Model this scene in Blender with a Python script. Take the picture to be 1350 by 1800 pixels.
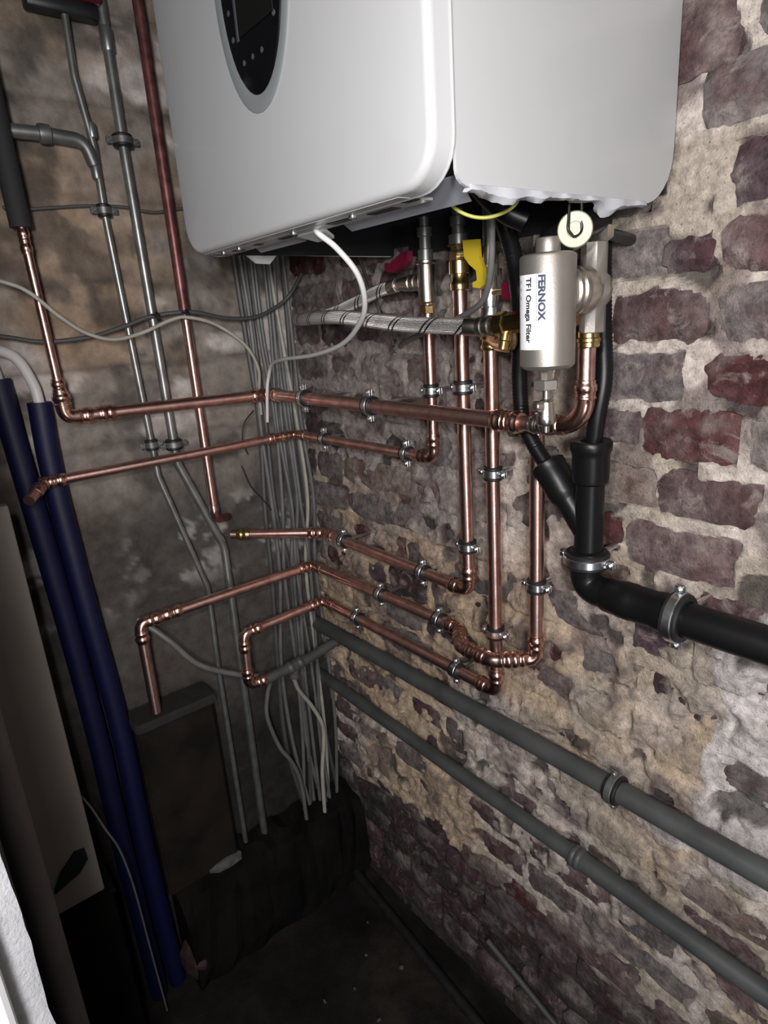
import bpy, math, random
import numpy as np
from mathutils import Vector, Matrix

for o in list(bpy.data.objects):
    bpy.data.objects.remove(o)
scene = bpy.context.scene
COL = scene.collection
V = Vector
R = random.Random(11)

# ------------------------------------------------------------------ camera
CAM = V((1.1284, -0.677, 1.30))
YAW, PITCH, ROLL = -0.913914, -0.297121, 0.070253
fw = V((math.cos(PITCH) * math.sin(YAW), math.cos(PITCH) * math.cos(YAW), math.sin(PITCH)))
r0 = fw.cross(V((0, 0, 1))).normalized()
d0 = fw.cross(r0)
rt = r0 * math.cos(ROLL) + d0 * math.sin(ROLL)
dn = d0 * math.cos(ROLL) - r0 * math.sin(ROLL)
cam_d = bpy.data.cameras.new('camera')
cam_d.sensor_fit = 'HORIZONTAL'
cam_d.sensor_width = 36
cam_d.lens = 1108.66 / 1350 * 36
cam_d.clip_start = 0.01
cam = bpy.data.objects.new('camera', cam_d)
COL.objects.link(cam)
up = -dn
bk = -fw
cam.matrix_world = Matrix(((rt.x, up.x, bk.x, CAM.x), (rt.y, up.y, bk.y, CAM.y),
                           (rt.z, up.z, bk.z, CAM.z), (0, 0, 0, 1)))
scene.camera = cam

# ------------------------------------------------------------------ world, light, exposure
w = bpy.data.worlds.new('world')
scene.world = w
w.use_nodes = True
w.node_tree.nodes['Background'].inputs[0].default_value = (0.85, 0.92, 1.0, 1)
w.node_tree.nodes['Background'].inputs[1].default_value = 0.008
scene.view_settings.view_transform = 'Standard'
scene.view_settings.look = 'None'
scene.view_settings.gamma = 1
scene.view_settings.use_curve_mapping = False
scene.view_settings.exposure = 0.30


def spot(name, loc, target, energy, angle, blend, size, col):
    l = bpy.data.lights.new(name, 'SPOT')
    l.energy = energy
    l.spot_size = math.radians(angle)
    l.spot_blend = blend
    l.shadow_soft_size = size
    l.color = col
    o = bpy.data.objects.new(name, l)
    COL.objects.link(o)
    o.location = loc
    o.rotation_euler = (V(target) - V(loc)).to_track_quat('-Z', 'Y').to_euler()
    return o


# hand torch held just above and left of the camera
spot('torch_light', (1.075, -0.748, 1.42), (0.66, -0.14, 1.22), 12.0, 132, 1.0, 0.03, (1.0, 0.97, 0.965))
# added fill lamp behind the camera, brightens door trim and right wall
pl = bpy.data.lights.new('wall_fill_lamp', 'POINT')
pl.energy = 20.0
pl.shadow_soft_size = 0.05
pl.color = (1.0, 0.97, 0.965)
plo = bpy.data.objects.new('wall_fill_lamp', pl)
COL.objects.link(plo)
plo.location = (1.40, -0.86, 1.36)
# added tall fill light that draws highlights down the copper risers
al = bpy.data.lights.new('riser_fill_light', 'AREA')
al.shape = 'RECTANGLE'
al.size, al.size_y = 0.30, 1.50
al.energy = 6.0
al.color = (0.98, 0.98, 1.0)
alo = bpy.data.objects.new('riser_fill_light', al)
COL.objects.link(alo)
alo.location = (1.75, -0.98, 1.05)
alo.rotation_euler = (V((0.5, -0.1, 1.05)) - V(alo.location)).to_track_quat('-Z', 'Y').to_euler()

# ------------------------------------------------------------------ materials
MATS = {}


def mat(name, col, rough=0.5, metal=0.0, var=0.0, vscale=40.0, bump=0.0, bscale=200.0, col2=None,
        spec=0.5, coat=0.0, rvar=0.0):
    m = bpy.data.materials.new(name)
    m.use_nodes = True
    nt = m.node_tree
    b = nt.nodes['Principled BSDF']
    b.inputs['Roughness'].default_value = rough
    b.inputs['Metallic'].default_value = metal
    b.inputs['Specular IOR Level'].default_value = spec
    b.inputs['Coat Weight'].default_value = coat
    tc = nt.nodes.new('ShaderNodeTexCoord')
    b.inputs['Base Color'].default_value = (*col, 1)
    if var > 0 or col2:
        n = nt.nodes.new('ShaderNodeTexNoise')
        n.inputs['Scale'].default_value = vscale
        n.inputs['Detail'].default_value = 5
        nt.links.new(tc.outputs['Object'], n.inputs['Vector'])
        rp = nt.nodes.new('ShaderNodeValToRGB')
        c2 = col2 if col2 else tuple(c * (1 - var) for c in col)
        rp.color_ramp.elements[0].color = (*c2, 1)
        rp.color_ramp.elements[0].position = 0.35
        rp.color_ramp.elements[1].color = (*col, 1)
        rp.color_ramp.elements[1].position = 0.62
        nt.links.new(n.outputs['Fac'], rp.inputs['Fac'])
        nt.links.new(rp.outputs['Color'], b.inputs['Base Color'])
        if rvar > 0:
            mr = nt.nodes.new('ShaderNodeMapRange')
            mr.inputs['To Min'].default_value = rough + rvar
            mr.inputs['To Max'].default_value = rough - rvar
            nt.links.new(n.outputs['Fac'], mr.inputs['Value'])
            nt.links.new(mr.outputs['Result'], b.inputs['Roughness'])
    if bump > 0:
        n2 = nt.nodes.new('ShaderNodeTexNoise')
        n2.inputs['Scale'].default_value = bscale
        n2.inputs['Detail'].default_value = 6
        nt.links.new(tc.outputs['Object'], n2.inputs['Vector'])
        bp = nt.nodes.new('ShaderNodeBump')
        bp.inputs['Strength'].default_value = bump
        bp.inputs['Distance'].default_value = 0.004
        nt.links.new(n2.outputs['Fac'], bp.inputs['Height'])
        nt.links.new(bp.outputs['Normal'], b.inputs['Normal'])
    MATS[name] = m
    return m


def axial(m, amount):
    """highlights drawn out along the pipe axis (u of the UV map)"""
    nt = MATS[m].node_tree
    b = nt.nodes['Principled BSDF']
    b.inputs['Anisotropic'].default_value = amount
    tg = nt.nodes.new('ShaderNodeTangent')
    tg.direction_type = 'UV_MAP'
    tg.uv_map = 'UVMap'
    nt.links.new(tg.outputs[0], b.inputs['Tangent'])


def vcol_mat(name, rough, bump, bscale, v_lo=0.62, v_hi=1.25, vscale=90, spec=0.25, speck=0.0, smear=0.0):
    """masonry: per-vertex pigment zones times fine grain, with fine relief"""
    m = bpy.data.materials.new(name)
    m.use_nodes = True
    nt = m.node_tree
    b = nt.nodes['Principled BSDF']
    b.inputs['Roughness'].default_value = rough
    b.inputs['Specular IOR Level'].default_value = spec
    at = nt.nodes.new('ShaderNodeAttribute')
    at.attribute_name = 'Col'
    tc = nt.nodes.new('ShaderNodeTexCoord')
    n = nt.nodes.new('ShaderNodeTexNoise')
    n.inputs['Scale'].default_value = vscale
    n.inputs['Detail'].default_value = 7
    n.inputs['Roughness'].default_value = 0.65
    nt.links.new(tc.outputs['Object'], n.inputs['Vector'])
    mr = nt.nodes.new('ShaderNodeMapRange')
    mr.inputs['From Min'].default_value = 0.3
    mr.inputs['From Max'].default_value = 0.7
    mr.inputs['To Min'].default_value = v_lo
    mr.inputs['To Max'].default_value = v_hi
    nt.links.new(n.outputs['Fac'], mr.inputs['Value'])
    mx = nt.nodes.new('ShaderNodeVectorMath')
    mx.operation = 'SCALE'
    nt.links.new(at.outputs['Color'], mx.inputs[0])
    nt.links.new(mr.outputs['Result'], mx.inputs['Scale'])
    last = mx.outputs[0]
    if speck > 0:                       # small dark pits and light grains
        vo = nt.nodes.new('ShaderNodeTexVoronoi')
        vo.inputs['Scale'].default_value = 130
        nt.links.new(tc.outputs['Object'], vo.inputs['Vector'])
        lt = nt.nodes.new('ShaderNodeMath')
        lt.operation = 'LESS_THAN'
        lt.inputs[1].default_value = 0.14
        nt.links.new(vo.outputs['Distance'], lt.inputs[0])
        ml = nt.nodes.new('ShaderNodeMath')
        ml.operation = 'MULTIPLY'
        ml.inputs[1].default_value = speck
        nt.links.new(lt.outputs[0], ml.inputs[0])
        mc = nt.nodes.new('ShaderNodeMix')
        mc.data_type = 'RGBA'
        mc.inputs[7].default_value = (0.06, 0.05, 0.045, 1)
        nt.links.new(ml.outputs[0], mc.inputs[0])
        nt.links.new(last, mc.inputs[6])
        last = mc.outputs[2]
    if smear:                           # mortar wiped over the face in thin streaks
        ns = nt.nodes.new('ShaderNodeTexNoise')
        ns.inputs['Scale'].default_value = 38
        ns.inputs['Detail'].default_value = 9
        ns.inputs['Roughness'].default_value = 0.68
        ns.inputs['Distortion'].default_value = 0.6
        nt.links.new(tc.outputs['Object'], ns.inputs['Vector'])
        ms = nt.nodes.new('ShaderNodeMapRange')
        ms.inputs['From Min'].default_value = 0.54
        ms.inputs['From Max'].default_value = 0.66
        ms.inputs['To Max'].default_value = smear
        nt.links.new(ns.outputs['Fac'], ms.inputs['Value'])
        mk = nt.nodes.new('ShaderNodeMix')
        mk.data_type = 'RGBA'
        mk.inputs[7].default_value = (0.40, 0.345, 0.315, 1)
        nt.links.new(ms.outputs['Result'], mk.inputs[0])
        nt.links.new(last, mk.inputs[6])
        last = mk.outputs[2]
    nt.links.new(last, b.inputs['Base Color'])
    n2 = nt.nodes.new('ShaderNodeTexNoise')
    n2.inputs['Scale'].default_value = bscale
    n2.inputs['Detail'].default_value = 8
    n2.inputs['Roughness'].default_value = 0.7
    nt.links.new(tc.outputs['Object'], n2.inputs['Vector'])
    bp = nt.nodes.new('ShaderNodeBump')
    bp.inputs['Strength'].default_value = bump
    bp.inputs['Distance'].default_value = 0.006
    nt.links.new(n2.outputs['Fac'], bp.inputs['Height'])
    n3 = nt.nodes.new('ShaderNodeTexNoise')
    n3.inputs['Scale'].default_value = 420
    n3.inputs['Detail'].default_value = 4
    nt.links.new(tc.outputs['Object'], n3.inputs['Vector'])
    bp2 = nt.nodes.new('ShaderNodeBump')
    bp2.inputs['Strength'].default_value = bump * 0.8
    bp2.inputs['Distance'].default_value = 0.0022
    nt.links.new(n3.outputs['Fac'], bp2.inputs['Height'])
    nt.links.new(bp.outputs['Normal'], bp2.inputs['Normal'])
    nt.links.new(bp2.outputs['Normal'], b.inputs['Normal'])
    MATS[name] = m
    return m


mat('copper', (0.90, 0.60, 0.53), 0.33, 1.0, col2=(0.64, 0.38, 0.33), vscale=60, rvar=0.08, bump=0.05, bscale=300)
axial('copper', 0.45)
mat('copper_fit', (0.90, 0.58, 0.49), 0.25, 1.0, col2=(0.66, 0.38, 0.31), vscale=90, rvar=0.05)
mat('old_copper', (0.22, 0.09, 0.085), 0.42, 0.6, col2=(0.11, 0.04, 0.04), vscale=50)
mat('brass', (0.78, 0.58, 0.28), 0.24, 1.0, var=0.3, vscale=80)
mat('nickel', (0.66, 0.62, 0.56), 0.30, 1.0, var=0.15, vscale=80)
mat('filter_nickel', (0.36, 0.335, 0.305), 0.46, 0.8, var=0.10, vscale=25, bump=0.04, bscale=500)
mat('zinc', (0.92, 0.94, 0.96), 0.28, 1.0, var=0.25, vscale=120)
mat('galv', (0.36, 0.37, 0.36), 0.38, 0.8, var=0.35, vscale=40, rvar=0.1)
mat('galv_dark', (0.24, 0.24, 0.235), 0.45, 0.7, var=0.35, vscale=40)
mat('rubber', (0.012, 0.012, 0.013), 0.45)
mat('black_plastic', (0.006, 0.006, 0.0065), 0.36, bump=0.03, bscale=120, spec=0.3)
mat('black_hose', (0.005, 0.005, 0.006), 0.38, spec=0.3)
mat('black_foam', (0.02, 0.02, 0.022), 0.8)
mat('dark_inside', (0.016, 0.016, 0.018), 0.6)
mat('dark_steel', (0.05, 0.05, 0.052), 0.45, 0.6, var=0.3)
mat('white_enamel', (0.42, 0.425, 0.43), 0.33, coat=0.2)
mat('white_film', (0.45, 0.46, 0.49), 0.25)
mat('grey_plate', (0.36, 0.38, 0.42), 0.3, 0.3)
mat('bezel', (0.20, 0.215, 0.22), 0.5)
mat('panel_black', (0.004, 0.004, 0.005), 0.2, spec=0.3)
mat('screen', (0.006, 0.0065, 0.006), 0.5, spec=0.2)
mat('icon_grey', (0.06, 0.06, 0.065), 0.6)
mat('screen_edge', (0.05, 0.05, 0.06), 0.35)
mat('white_pvc', (0.62, 0.61, 0.60), 0.4)
mat('grey_cable', (0.15, 0.147, 0.143), 0.45, var=0.25, vscale=30)
mat('dark_cable', (0.07, 0.068, 0.066), 0.5)
mat('black_cable', (0.02, 0.02, 0.02), 0.5)
mat('cream_cable', (0.42, 0.40, 0.34), 0.5, var=0.2)
mat('earth_green', (0.42, 0.44, 0.10), 0.45)
mat('grey_pvc', (0.075, 0.08, 0.078), 0.5, var=0.35, vscale=18, bump=0.05, bscale=80)
mat('blue_sleeve', (0.0008, 0.0025, 0.038), 0.55, var=0.25, vscale=20, bump=0.08, bscale=60)
mat('red_handle', (0.13, 0.004, 0.025), 0.4)
mat('red_paint', (0.10, 0.010, 0.016), 0.5, var=0.4)
mat('yellow_handle', (0.62, 0.46, 0.03), 0.35)
mat('cream_knob', (0.42, 0.405, 0.28), 0.4)
mat('label_white', (0.86, 0.87, 0.90), 0.35)
mat('ink_navy', (0.012, 0.015, 0.05), 0.5)
mat('ink_black', (0.02, 0.02, 0.022), 0.5)
mat('ink_grey', (0.42, 0.45, 0.46), 0.5)
mat('beige_board', (0.30, 0.27, 0.24), 0.55, var=0.08, vscale=8)
mat('post_grey', (0.17, 0.16, 0.16), 0.55, var=0.15, vscale=20)
mat('white_trim', (0.85, 0.86, 0.88), 0.4)
mat('dark_base', (0.011, 0.010, 0.0095), 0.95, var=0.4, vscale=15, spec=0.05)
mat('brown_box', (0.020, 0.015, 0.011), 0.8, col2=(0.010, 0.0085, 0.0075), vscale=14, bump=0.3, bscale=60, spec=0.1)
mat('box_lid', (0.020, 0.019, 0.018), 0.9, var=0.3)
mat('chip', (0.10, 0.095, 0.09), 0.8, var=0.3, vscale=80)
mat('rubble_red', (0.05, 0.025, 0.022), 0.85, var=0.4, vscale=40, bump=0.4, bscale=120)
mat('zip_tie', (0.01, 0.01, 0.01), 0.4)
mat('floor_dirt', (0.040, 0.033, 0.028), 0.9, col2=(0.012, 0.010, 0.009), vscale=12, bump=0.7, bscale=45)
vcol_mat('mortar', 0.80, 0.8, 130, 0.55, 1.35, 95, speck=0.45)
vcol_mat('plaster_left', 0.85, 0.45, 60, 0.6, 1.2, 35)
vcol_mat('brick_face', 0.85, 0.8, 120, 0.40, 1.60, 75, smear=0.55)
vcol_mat('rough_plaster', 0.8, 0.5, 140, 0.8, 1.1, 60)


def braid_mat():
    m = bpy.data.materials.new('braid')
    m.use_nodes = True
    nt = m.node_tree
    b = nt.nodes['Principled BSDF']
    b.inputs['Metallic'].default_value = 0.85
    b.inputs['Roughness'].default_value = 0.34
    uv = nt.nodes.new('ShaderNodeUVMap')
    sx = nt.nodes.new('ShaderNodeSeparateXYZ')
    nt.links.new(uv.outputs[0], sx.inputs[0])

    def mth(op, a, bb=None):
        n = nt.nodes.new('ShaderNodeMath')
        n.operation = op
        for i, x in enumerate((a, bb)):
            if x is None:
                continue
            if isinstance(x, (int, float)):
                n.inputs[i].default_value = x
            else:
                nt.links.new(x, n.inputs[i])
        return n.outputs[0]
    u, v = sx.outputs[0], sx.outputs[1]      # u metres along, v turns around
    a = mth('ADD', mth('MULTIPLY', u, 330.0), mth('MULTIPLY', v, 14.0))
    c = mth('SUBTRACT', mth('MULTIPLY', u, 330.0), mth('MULTIPLY', v, 14.0))
    h = mth('MULTIPLY', mth('SINE', mth('MULTIPLY', a, 6.2832)), mth('SINE', mth('MULTIPLY', c, 6.2832)))
    t = mth('FRACT', mth('ADD', mth('MULTIPLY', u, 21.0), mth('MULTIPLY', v, 1.0)))
    s1 = mth('LESS_THAN', mth('ABSOLUTE', mth('SUBTRACT', t, 0.30)), 0.028)
    s2 = mth('LESS_THAN', mth('ABSOLUTE', mth('SUBTRACT', t, 0.44)), 0.028)
    s = mth('MAXIMUM', s1, s2)
    mx = nt.nodes.new('ShaderNodeMix')
    mx.data_type = 'RGBA'
    mx.inputs[6].default_value = (0.66, 0.64, 0.62, 1)
    mx.inputs[7].default_value = (0.03, 0.03, 0.035, 1)
    nt.links.new(s, mx.inputs[0])
    nt.links.new(mx.outputs[2], b.inputs['Base Color'])
    bp = nt.nodes.new('ShaderNodeBump')
    bp.inputs['Strength'].default_value = 0.8
    bp.inputs['Distance'].default_value = 0.0012
    nt.links.new(h, bp.inputs['Height'])
    nt.links.new(bp.outputs['Normal'], b.inputs['Normal'])
    MATS['braid'] = m


braid_mat()


# ------------------------------------------------------------------ helpers
def tag(o, label=None, cat=None, group=None, kind=None):
    if label:
        o['label'] = label
    if cat:
        o['category'] = cat
    if group:
        o['group'] = group
    if kind:
        o['kind'] = kind
    return o


def thing(name, label, cat, loc, group=None):
    o = bpy.data.objects.new(name, None)
    o.empty_display_size = 0.02
    COL.objects.link(o)
    o.location = loc
    return tag(o, label, cat, group)


def link_mesh(name, me, m, parent=None, smooth=True):
    if isinstance(m, str):
        m = MATS[m]
    if m:
        me.materials.append(m)
    if smooth:
        me.polygons.foreach_set('use_smooth', [True] * len(me.polygons))
        try:
            me.set_sharp_from_angle(angle=math.radians(42))
        except Exception:
            pass
    o = bpy.data.objects.new(name, me)
    COL.objects.link(o)
    if parent:
        o.parent = parent
        if parent.type == 'EMPTY':          # geometry is written in room coordinates
            o.location = -parent.location
    return o


class G:
    """mesh collector in room coordinates"""

    def __init__(s):
        s.v, s.f, s.uv = [], [], []

    def rings(s, rings, caps=(True, True), us=None):
        n = len(rings[0])
        b = len(s.v)
        for rg in rings:
            s.v += [tuple(p) for p in rg]
        for i in range(len(rings) - 1):
            for j in range(n):
                k = (j + 1) % n
                s.f.append((b + i * n + j, b + i * n + k, b + (i + 1) * n + k, b + (i + 1) * n + j))
                if us is not None:
                    s.uv.append([(us[i], j / n), (us[i], (j + 1) / n), (us[i + 1], (j + 1) / n), (us[i + 1], j / n)])
        if caps[0]:
            s.f.append(tuple(b + j for j in reversed(range(n))))
            s.uv.append([(0, 0)] * n)
        if caps[1]:
            e = b + (len(rings) - 1) * n
            s.f.append(tuple(e + j for j in range(n)))
            s.uv.append([(0, 0)] * n)
        return s

    def sweep(s, pts, rad, n=16, caps=(True, True)):
        pts = [V(p) for p in pts]
        if isinstance(rad, (int, float)):
            rad = [rad] * len(pts)
        tang = []
        for i in range(len(pts)):
            a = pts[max(i - 1, 0)]
            c = pts[min(i + 1, len(pts) - 1)]
            t = c - a
            if t.length < 1e-9:
                t = tang[-1] if tang else V((0, 0, 1))
            tang.append(t.normalized())
        t0 = tang[0]
        ref = V((0, 0, 1)) if abs(t0.z) < 0.9 else V((1, 0, 0))
        x = (ref - t0 * ref.dot(t0)).normalized()
        rings, us, u = [], [], 0
        for i, p in enumerate(pts):
            t = tang[i]
            x = (x - t * x.dot(t)).normalized()
            y = t.cross(x)
            rings.append([p + (x * math.cos(2 * math.pi * j / n) + y * math.sin(2 * math.pi * j / n)) * rad[i]
                          for j in range(n)])
            if i:
                u += (p - pts[i - 1]).length
            us.append(u)
        return s.rings(rings, caps, us)

    def lathe(s, c, axis, prof, n=24, caps=(True, True), sq=None):
        """prof: (distance along axis, radius) pairs"""
        c = V(c)
        a = V(axis).normalized()
        ref = V((0, 0, 1)) if abs(a.z) < 0.9 else V((1, 0, 0))
        x = (ref - a * ref.dot(a)).normalized()
        y = a.cross(x)
        rings = [[c + a * d + (x * math.cos(2 * math.pi * j / n) + y * math.sin(2 * math.pi * j / n)) * max(r, 1e-5)
                  for j in range(n)] for d, r in prof]
        return s.rings(rings, caps, [d for d, r in prof])

    def tubering(s, c, axis, r_in, r_out, half, n=24):
        c = V(c)
        a = V(axis).normalized()
        ref = V((0, 0, 1)) if abs(a.z) < 0.9 else V((1, 0, 0))
        x = (ref - a * ref.dot(a)).normalized()
        y = a.cross(x)
        bev = min(half, r_out - r_in) * 0.3
        prof = [(-half, r_in), (-half, r_out - bev), (-half + bev, r_out), (half - bev, r_out), (half, r_out - bev),
                (half, r_in), (-half, r_in)]
        rings = [[c + a * d + (x * math.cos(2 * math.pi * j / n) + y * math.sin(2 * math.pi * j / n)) * r
                  for j in range(n)] for d, r in prof]
        return s.rings(rings, (False, False), [0] * len(prof))

    def box(s, lo, hi, bev=0.0):
        (x0, y0, z0), (x1, y1, z1) = lo, hi
        return s.obox(V(((x0 + x1) / 2, (y0 + y1) / 2, (z0 + z1) / 2)), V((1, 0, 0)), V((0, 1, 0)), V((0, 0, 1)),
                      (abs(x1 - x0) / 2, abs(y1 - y0) / 2, abs(z1 - z0) / 2), bev)

    def obox(s, c, ax, ay, az, h, bev=0.0):
        """oriented box with chamfered long edges (rounded in the ax/ay plane)"""
        hx, hy, hz = h
        b = min(bev, hx * 0.9, hy * 0.9, hz * 0.9)
        if b <= 0:
            loop = [(-hx, -hy), (hx, -hy), (hx, hy), (-hx, hy)]
            lv = [(-hz, loop), (hz, loop)]
        else:
            def lp(i):
                a, d = hx - i, hy - i
                return [(-a + b, -d), (a - b, -d), (a, -d + b), (a, d - b), (a - b, d), (-a + b, d), (-a, d - b), (-a, -d + b)]
            lv = [(-hz, lp(b * .8)), (-hz + b, lp(0)), (hz - b, lp(0)), (hz, lp(b * .8))]
        c = V(c)
        rings = [[c + ax * x + ay * y + az * z for x, y in loop] for z, loop in lv]
        return s.rings(rings, (True, True), [0] * len(lv))

    def prism(s, poly, d, thick):
        """poly: 3D loop, extruded by vector d*thick"""
        d = V(d).normalized() * thick
        a = [V(p) for p in poly]
        return s.rings([a, [p + d for p in a]], (True, True), [0, 0])

    def build(s, name, m, parent=None, smooth=True, uv=False):
        me = bpy.data.meshes.new(name)
        me.from_pydata(s.v, [], s.f)
        if uv:
            l = me.uv_layers.new(name='UVMap')
            i = 0
            for f in s.uv:
                for c in f:
                    l.data[i].uv = c
                    i += 1
        me.validate()
        me.update()
        return link_mesh(name, me, m, parent, smooth)


def catmull(pts, seg=8):
    pts = [V(p) for p in pts]
    P = [pts[0] * 2 - pts[1]] + pts + [pts[-1] * 2 - pts[-2]]
    out = []
    for i in range(1, len(P) - 2):
        a, b, c, d = P[i - 1], P[i], P[i + 1], P[i + 2]
        for k in range(seg):
            t = k / seg
            out.append(0.5 * ((2 * b) + (c - a) * t + (2 * a - 5 * b + 4 * c - d) * t * t + (3 * b - a - 3 * c + d) * t ** 3))
    out.append(pts[-1])
    return out


def fillet(pts, r, seg=6):
    pts = [V(p) for p in pts]
    out = [pts[0]]
    for i in range(1, len(pts) - 1):
        a = (pts[i - 1] - pts[i])
        b = (pts[i + 1] - pts[i])
        an = a.angle(b)
        L = min(r / math.tan(an / 2), a.length * .49, b.length * .49)
        p, q = pts[i] + a.normalized() * L, pts[i] + b.normalized() * L
        for k in range(seg + 1):
            t = k / seg
            out.append(p * (1 - t) ** 2 + pts[i] * 2 * t * (1 - t) + q * t * t)
    out.append(pts[-1])
    return out


# ---- numpy noise
def vnoise(x, y, seed):
    xi, yi = np.floor(x).astype(np.int64), np.floor(y).astype(np.int64)
    xf, yf = x - xi, y - yi
    u, v = xf * xf * (3 - 2 * xf), yf * yf * (3 - 2 * yf)

    def h(a, b):
        n = (a * 374761393 + b * 668265263 + seed * 1442695041) & 0xFFFFFFFF
        n = ((n ^ (n >> 13)) * 1274126177) & 0xFFFFFFFF
        return ((n ^ (n >> 16)) & 0xFFFF) / 65535.0
    return (h(xi, yi) * (1 - u) + h(xi + 1, yi) * u) * (1 - v) + (h(xi, yi + 1) * (1 - u) + h(xi + 1, yi + 1) * u) * v


def fbm(x, y, sc, seed, oct=4, g=0.55):
    t, a, s = 0, 1, 0
    for i in range(oct):
        t = t + a * vnoise(x * sc * 2 ** i + 17.3 * i, y * sc * 2 ** i + 5.1 * i, seed + i)
        s += a
        a *= g
    return t / s


def sstep(a, b, x):
    t = np.clip((x - a) / (b - a), 0, 1)
    return t * t * (3 - 2 * t)


def lerp3(c0, c1, t):
    return c0 * (1 - t[..., None]) + np.array(c1) * t[..., None]


def grid_obj(name, P, colr, m, parent=None):
    ny, nx = P.shape[:2]
    me = bpy.data.meshes.new(name)
    idx = np.arange(ny * nx).reshape(ny, nx)
    q = np.stack([idx[:-1, :-1], idx[:-1, 1:], idx[1:, 1:], idx[1:, :-1]], -1).reshape(-1, 4)
    me.vertices.add(ny * nx)
    me.vertices.foreach_set('co', P.reshape(-1).astype(np.float32))
    me.loops.add(q.size)
    me.loops.foreach_set('vertex_index', q.reshape(-1).astype(np.int32))
    me.polygons.add(len(q))
    me.polygons.foreach_set('loop_start', np.arange(0, q.size, 4, dtype=np.int32))
    me.update()
    ca = me.color_attributes.new('Col', 'FLOAT_COLOR', 'POINT')
    c = np.ones((ny * nx, 4), np.float32)
    c[:, :3] = colr.reshape(-1, 3)
    ca.data.foreach_set('color', c.reshape(-1))
    me.validate()
    return link_mesh(name, me, m, parent)


# ================================================================== STRUCTURE
# room frame: right wall is the plane y = 0, left wall the plane x = 0, floor z = 0
BRK = []      # x0, x1, z0, z1, pigment, proud
Gy, Pu, Rd, Br = (0.150, 0.132, 0.128), (0.135, 0.090, 0.090), (0.085, 0.030, 0.031), (0.165, 0.125, 0.105)
Dk, Vi = (0.055, 0.046, 0.046), (0.085, 0.055, 0.065)
BRK += [(.745, .818, 1.503, 1.558, Pu, .004), (.838, .935, 1.512, 1.568, Gy, .003), (.795, .905, 1.452, 1.500, Gy, .005),
        (.829, .935, 1.378, 1.432, Vi, .004), (.826, .925, 1.323, 1.368, Pu, .005), (.764, .812, 1.326, 1.358, Vi, .002),
        (.708, .806, 1.256, 1.309, Pu, .005), (.828, .925, 1.258, 1.306, Gy, .005), (.690, .790, 1.192, 1.243, Gy, .004),
        (.818, .905, 1.196, 1.240, Rd, .002), (.753, .853, 1.131, 1.182, Rd, .006), (.690, .747, 1.138, 1.180, Vi, .004),
        (.862, .935, 1.130, 1.179, Gy, .004), (.686, .770, 1.070, 1.112, Br, .004), (.777, .879, 1.066, 1.113, Pu, .006),
        (.690, .727, .999, 1.046, Rd, .004), (.733, .866, .992, 1.047, Pu, .004), (.830, .905, .942, .982, Pu, .003),
        (.745, .822, .880, .945, Vi, .003), (.640, .735, .930, .983, Br, .002), (.716, .745, 1.262, 1.300, Rd, .000)]
NEXP = len(BRK)
for k in range(-18, 7):
    zc = 1.155 + 0.0645 * k
    if zc < 0.02:
        continue
    x = -0.02 - R.random() * 0.1
    while x < 1.16:
        L = R.choice((0.098, 0.105, 0.11, 0.195, 0.205))
        a, b = x + .006, x + L - .006
        x += L
        h = .0245 + R.uniform(-.003, .002)
        if zc > 1.42 and b < .80:          # wholly behind the boiler
            continue
        if any(a < q[1] - .01 and b > q[0] + .01 and zc - h < q[3] and zc + h > q[2] for q in BRK[:NEXP]):
            continue
        if b < 0.01:
            continue
        a = max(a, 0.004)
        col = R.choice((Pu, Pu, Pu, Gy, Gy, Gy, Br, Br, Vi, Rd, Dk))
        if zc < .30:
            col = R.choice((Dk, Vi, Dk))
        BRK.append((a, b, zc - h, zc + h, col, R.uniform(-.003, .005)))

nx, nz = 380, 580
X, Z = np.meshgrid(np.concatenate([np.linspace(-.004, 1.12, nx - 60), np.linspace(1.13, 2.1, 60)]), np.linspace(-.005, 2.01, nz))
wob = (fbm(X, Z, 9, 71) - .5) * .010
wob2 = (fbm(X, Z, 9, 81) - .5) * .010
cover = np.full_like(X, -.1)              # 1 on a brick face
for a, b, c, d, _, pr in BRK:
    m = np.minimum(np.minimum(X + wob - a, b - X - wob), np.minimum(Z + wob2 - c, d - Z - wob2))
    cover = np.maximum(cover, m)
cover = sstep(-.001, .005, cover + (fbm(X, Z, 45, 131, 3) - .5) * .016)
big = fbm(X, Z, 6, 3, 4)
mid = fbm(X, Z, 22, 9, 4)
fine = fbm(X, Z, 70, 21, 3)
smear_lvl = .47 + .0 * X
smear_lvl = smear_lvl + .20 * sstep(.62, .75, X) * sstep(.93, 1.0, Z) - .05 * sstep(.95, .8, Z) * sstep(.28, .36, Z)
smear_lvl = smear_lvl + .25 * sstep(.34, .26, Z + (fbm(X, Z, 14, 41) - .5) * .08)
smear = np.clip((big * .55 + mid * .45) - smear_lvl, 0, 1)
H = .004 + (mid - .5) * (.007 + .004 * sstep(.85, 1.0, Z)) + (fine - .5) * .004 + (big - .5) * .012
H = H - cover * (.011 - np.clip(smear * .12, 0, .019))
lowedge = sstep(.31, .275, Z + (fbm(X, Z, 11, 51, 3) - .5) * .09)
H = H - lowedge * .012
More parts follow.
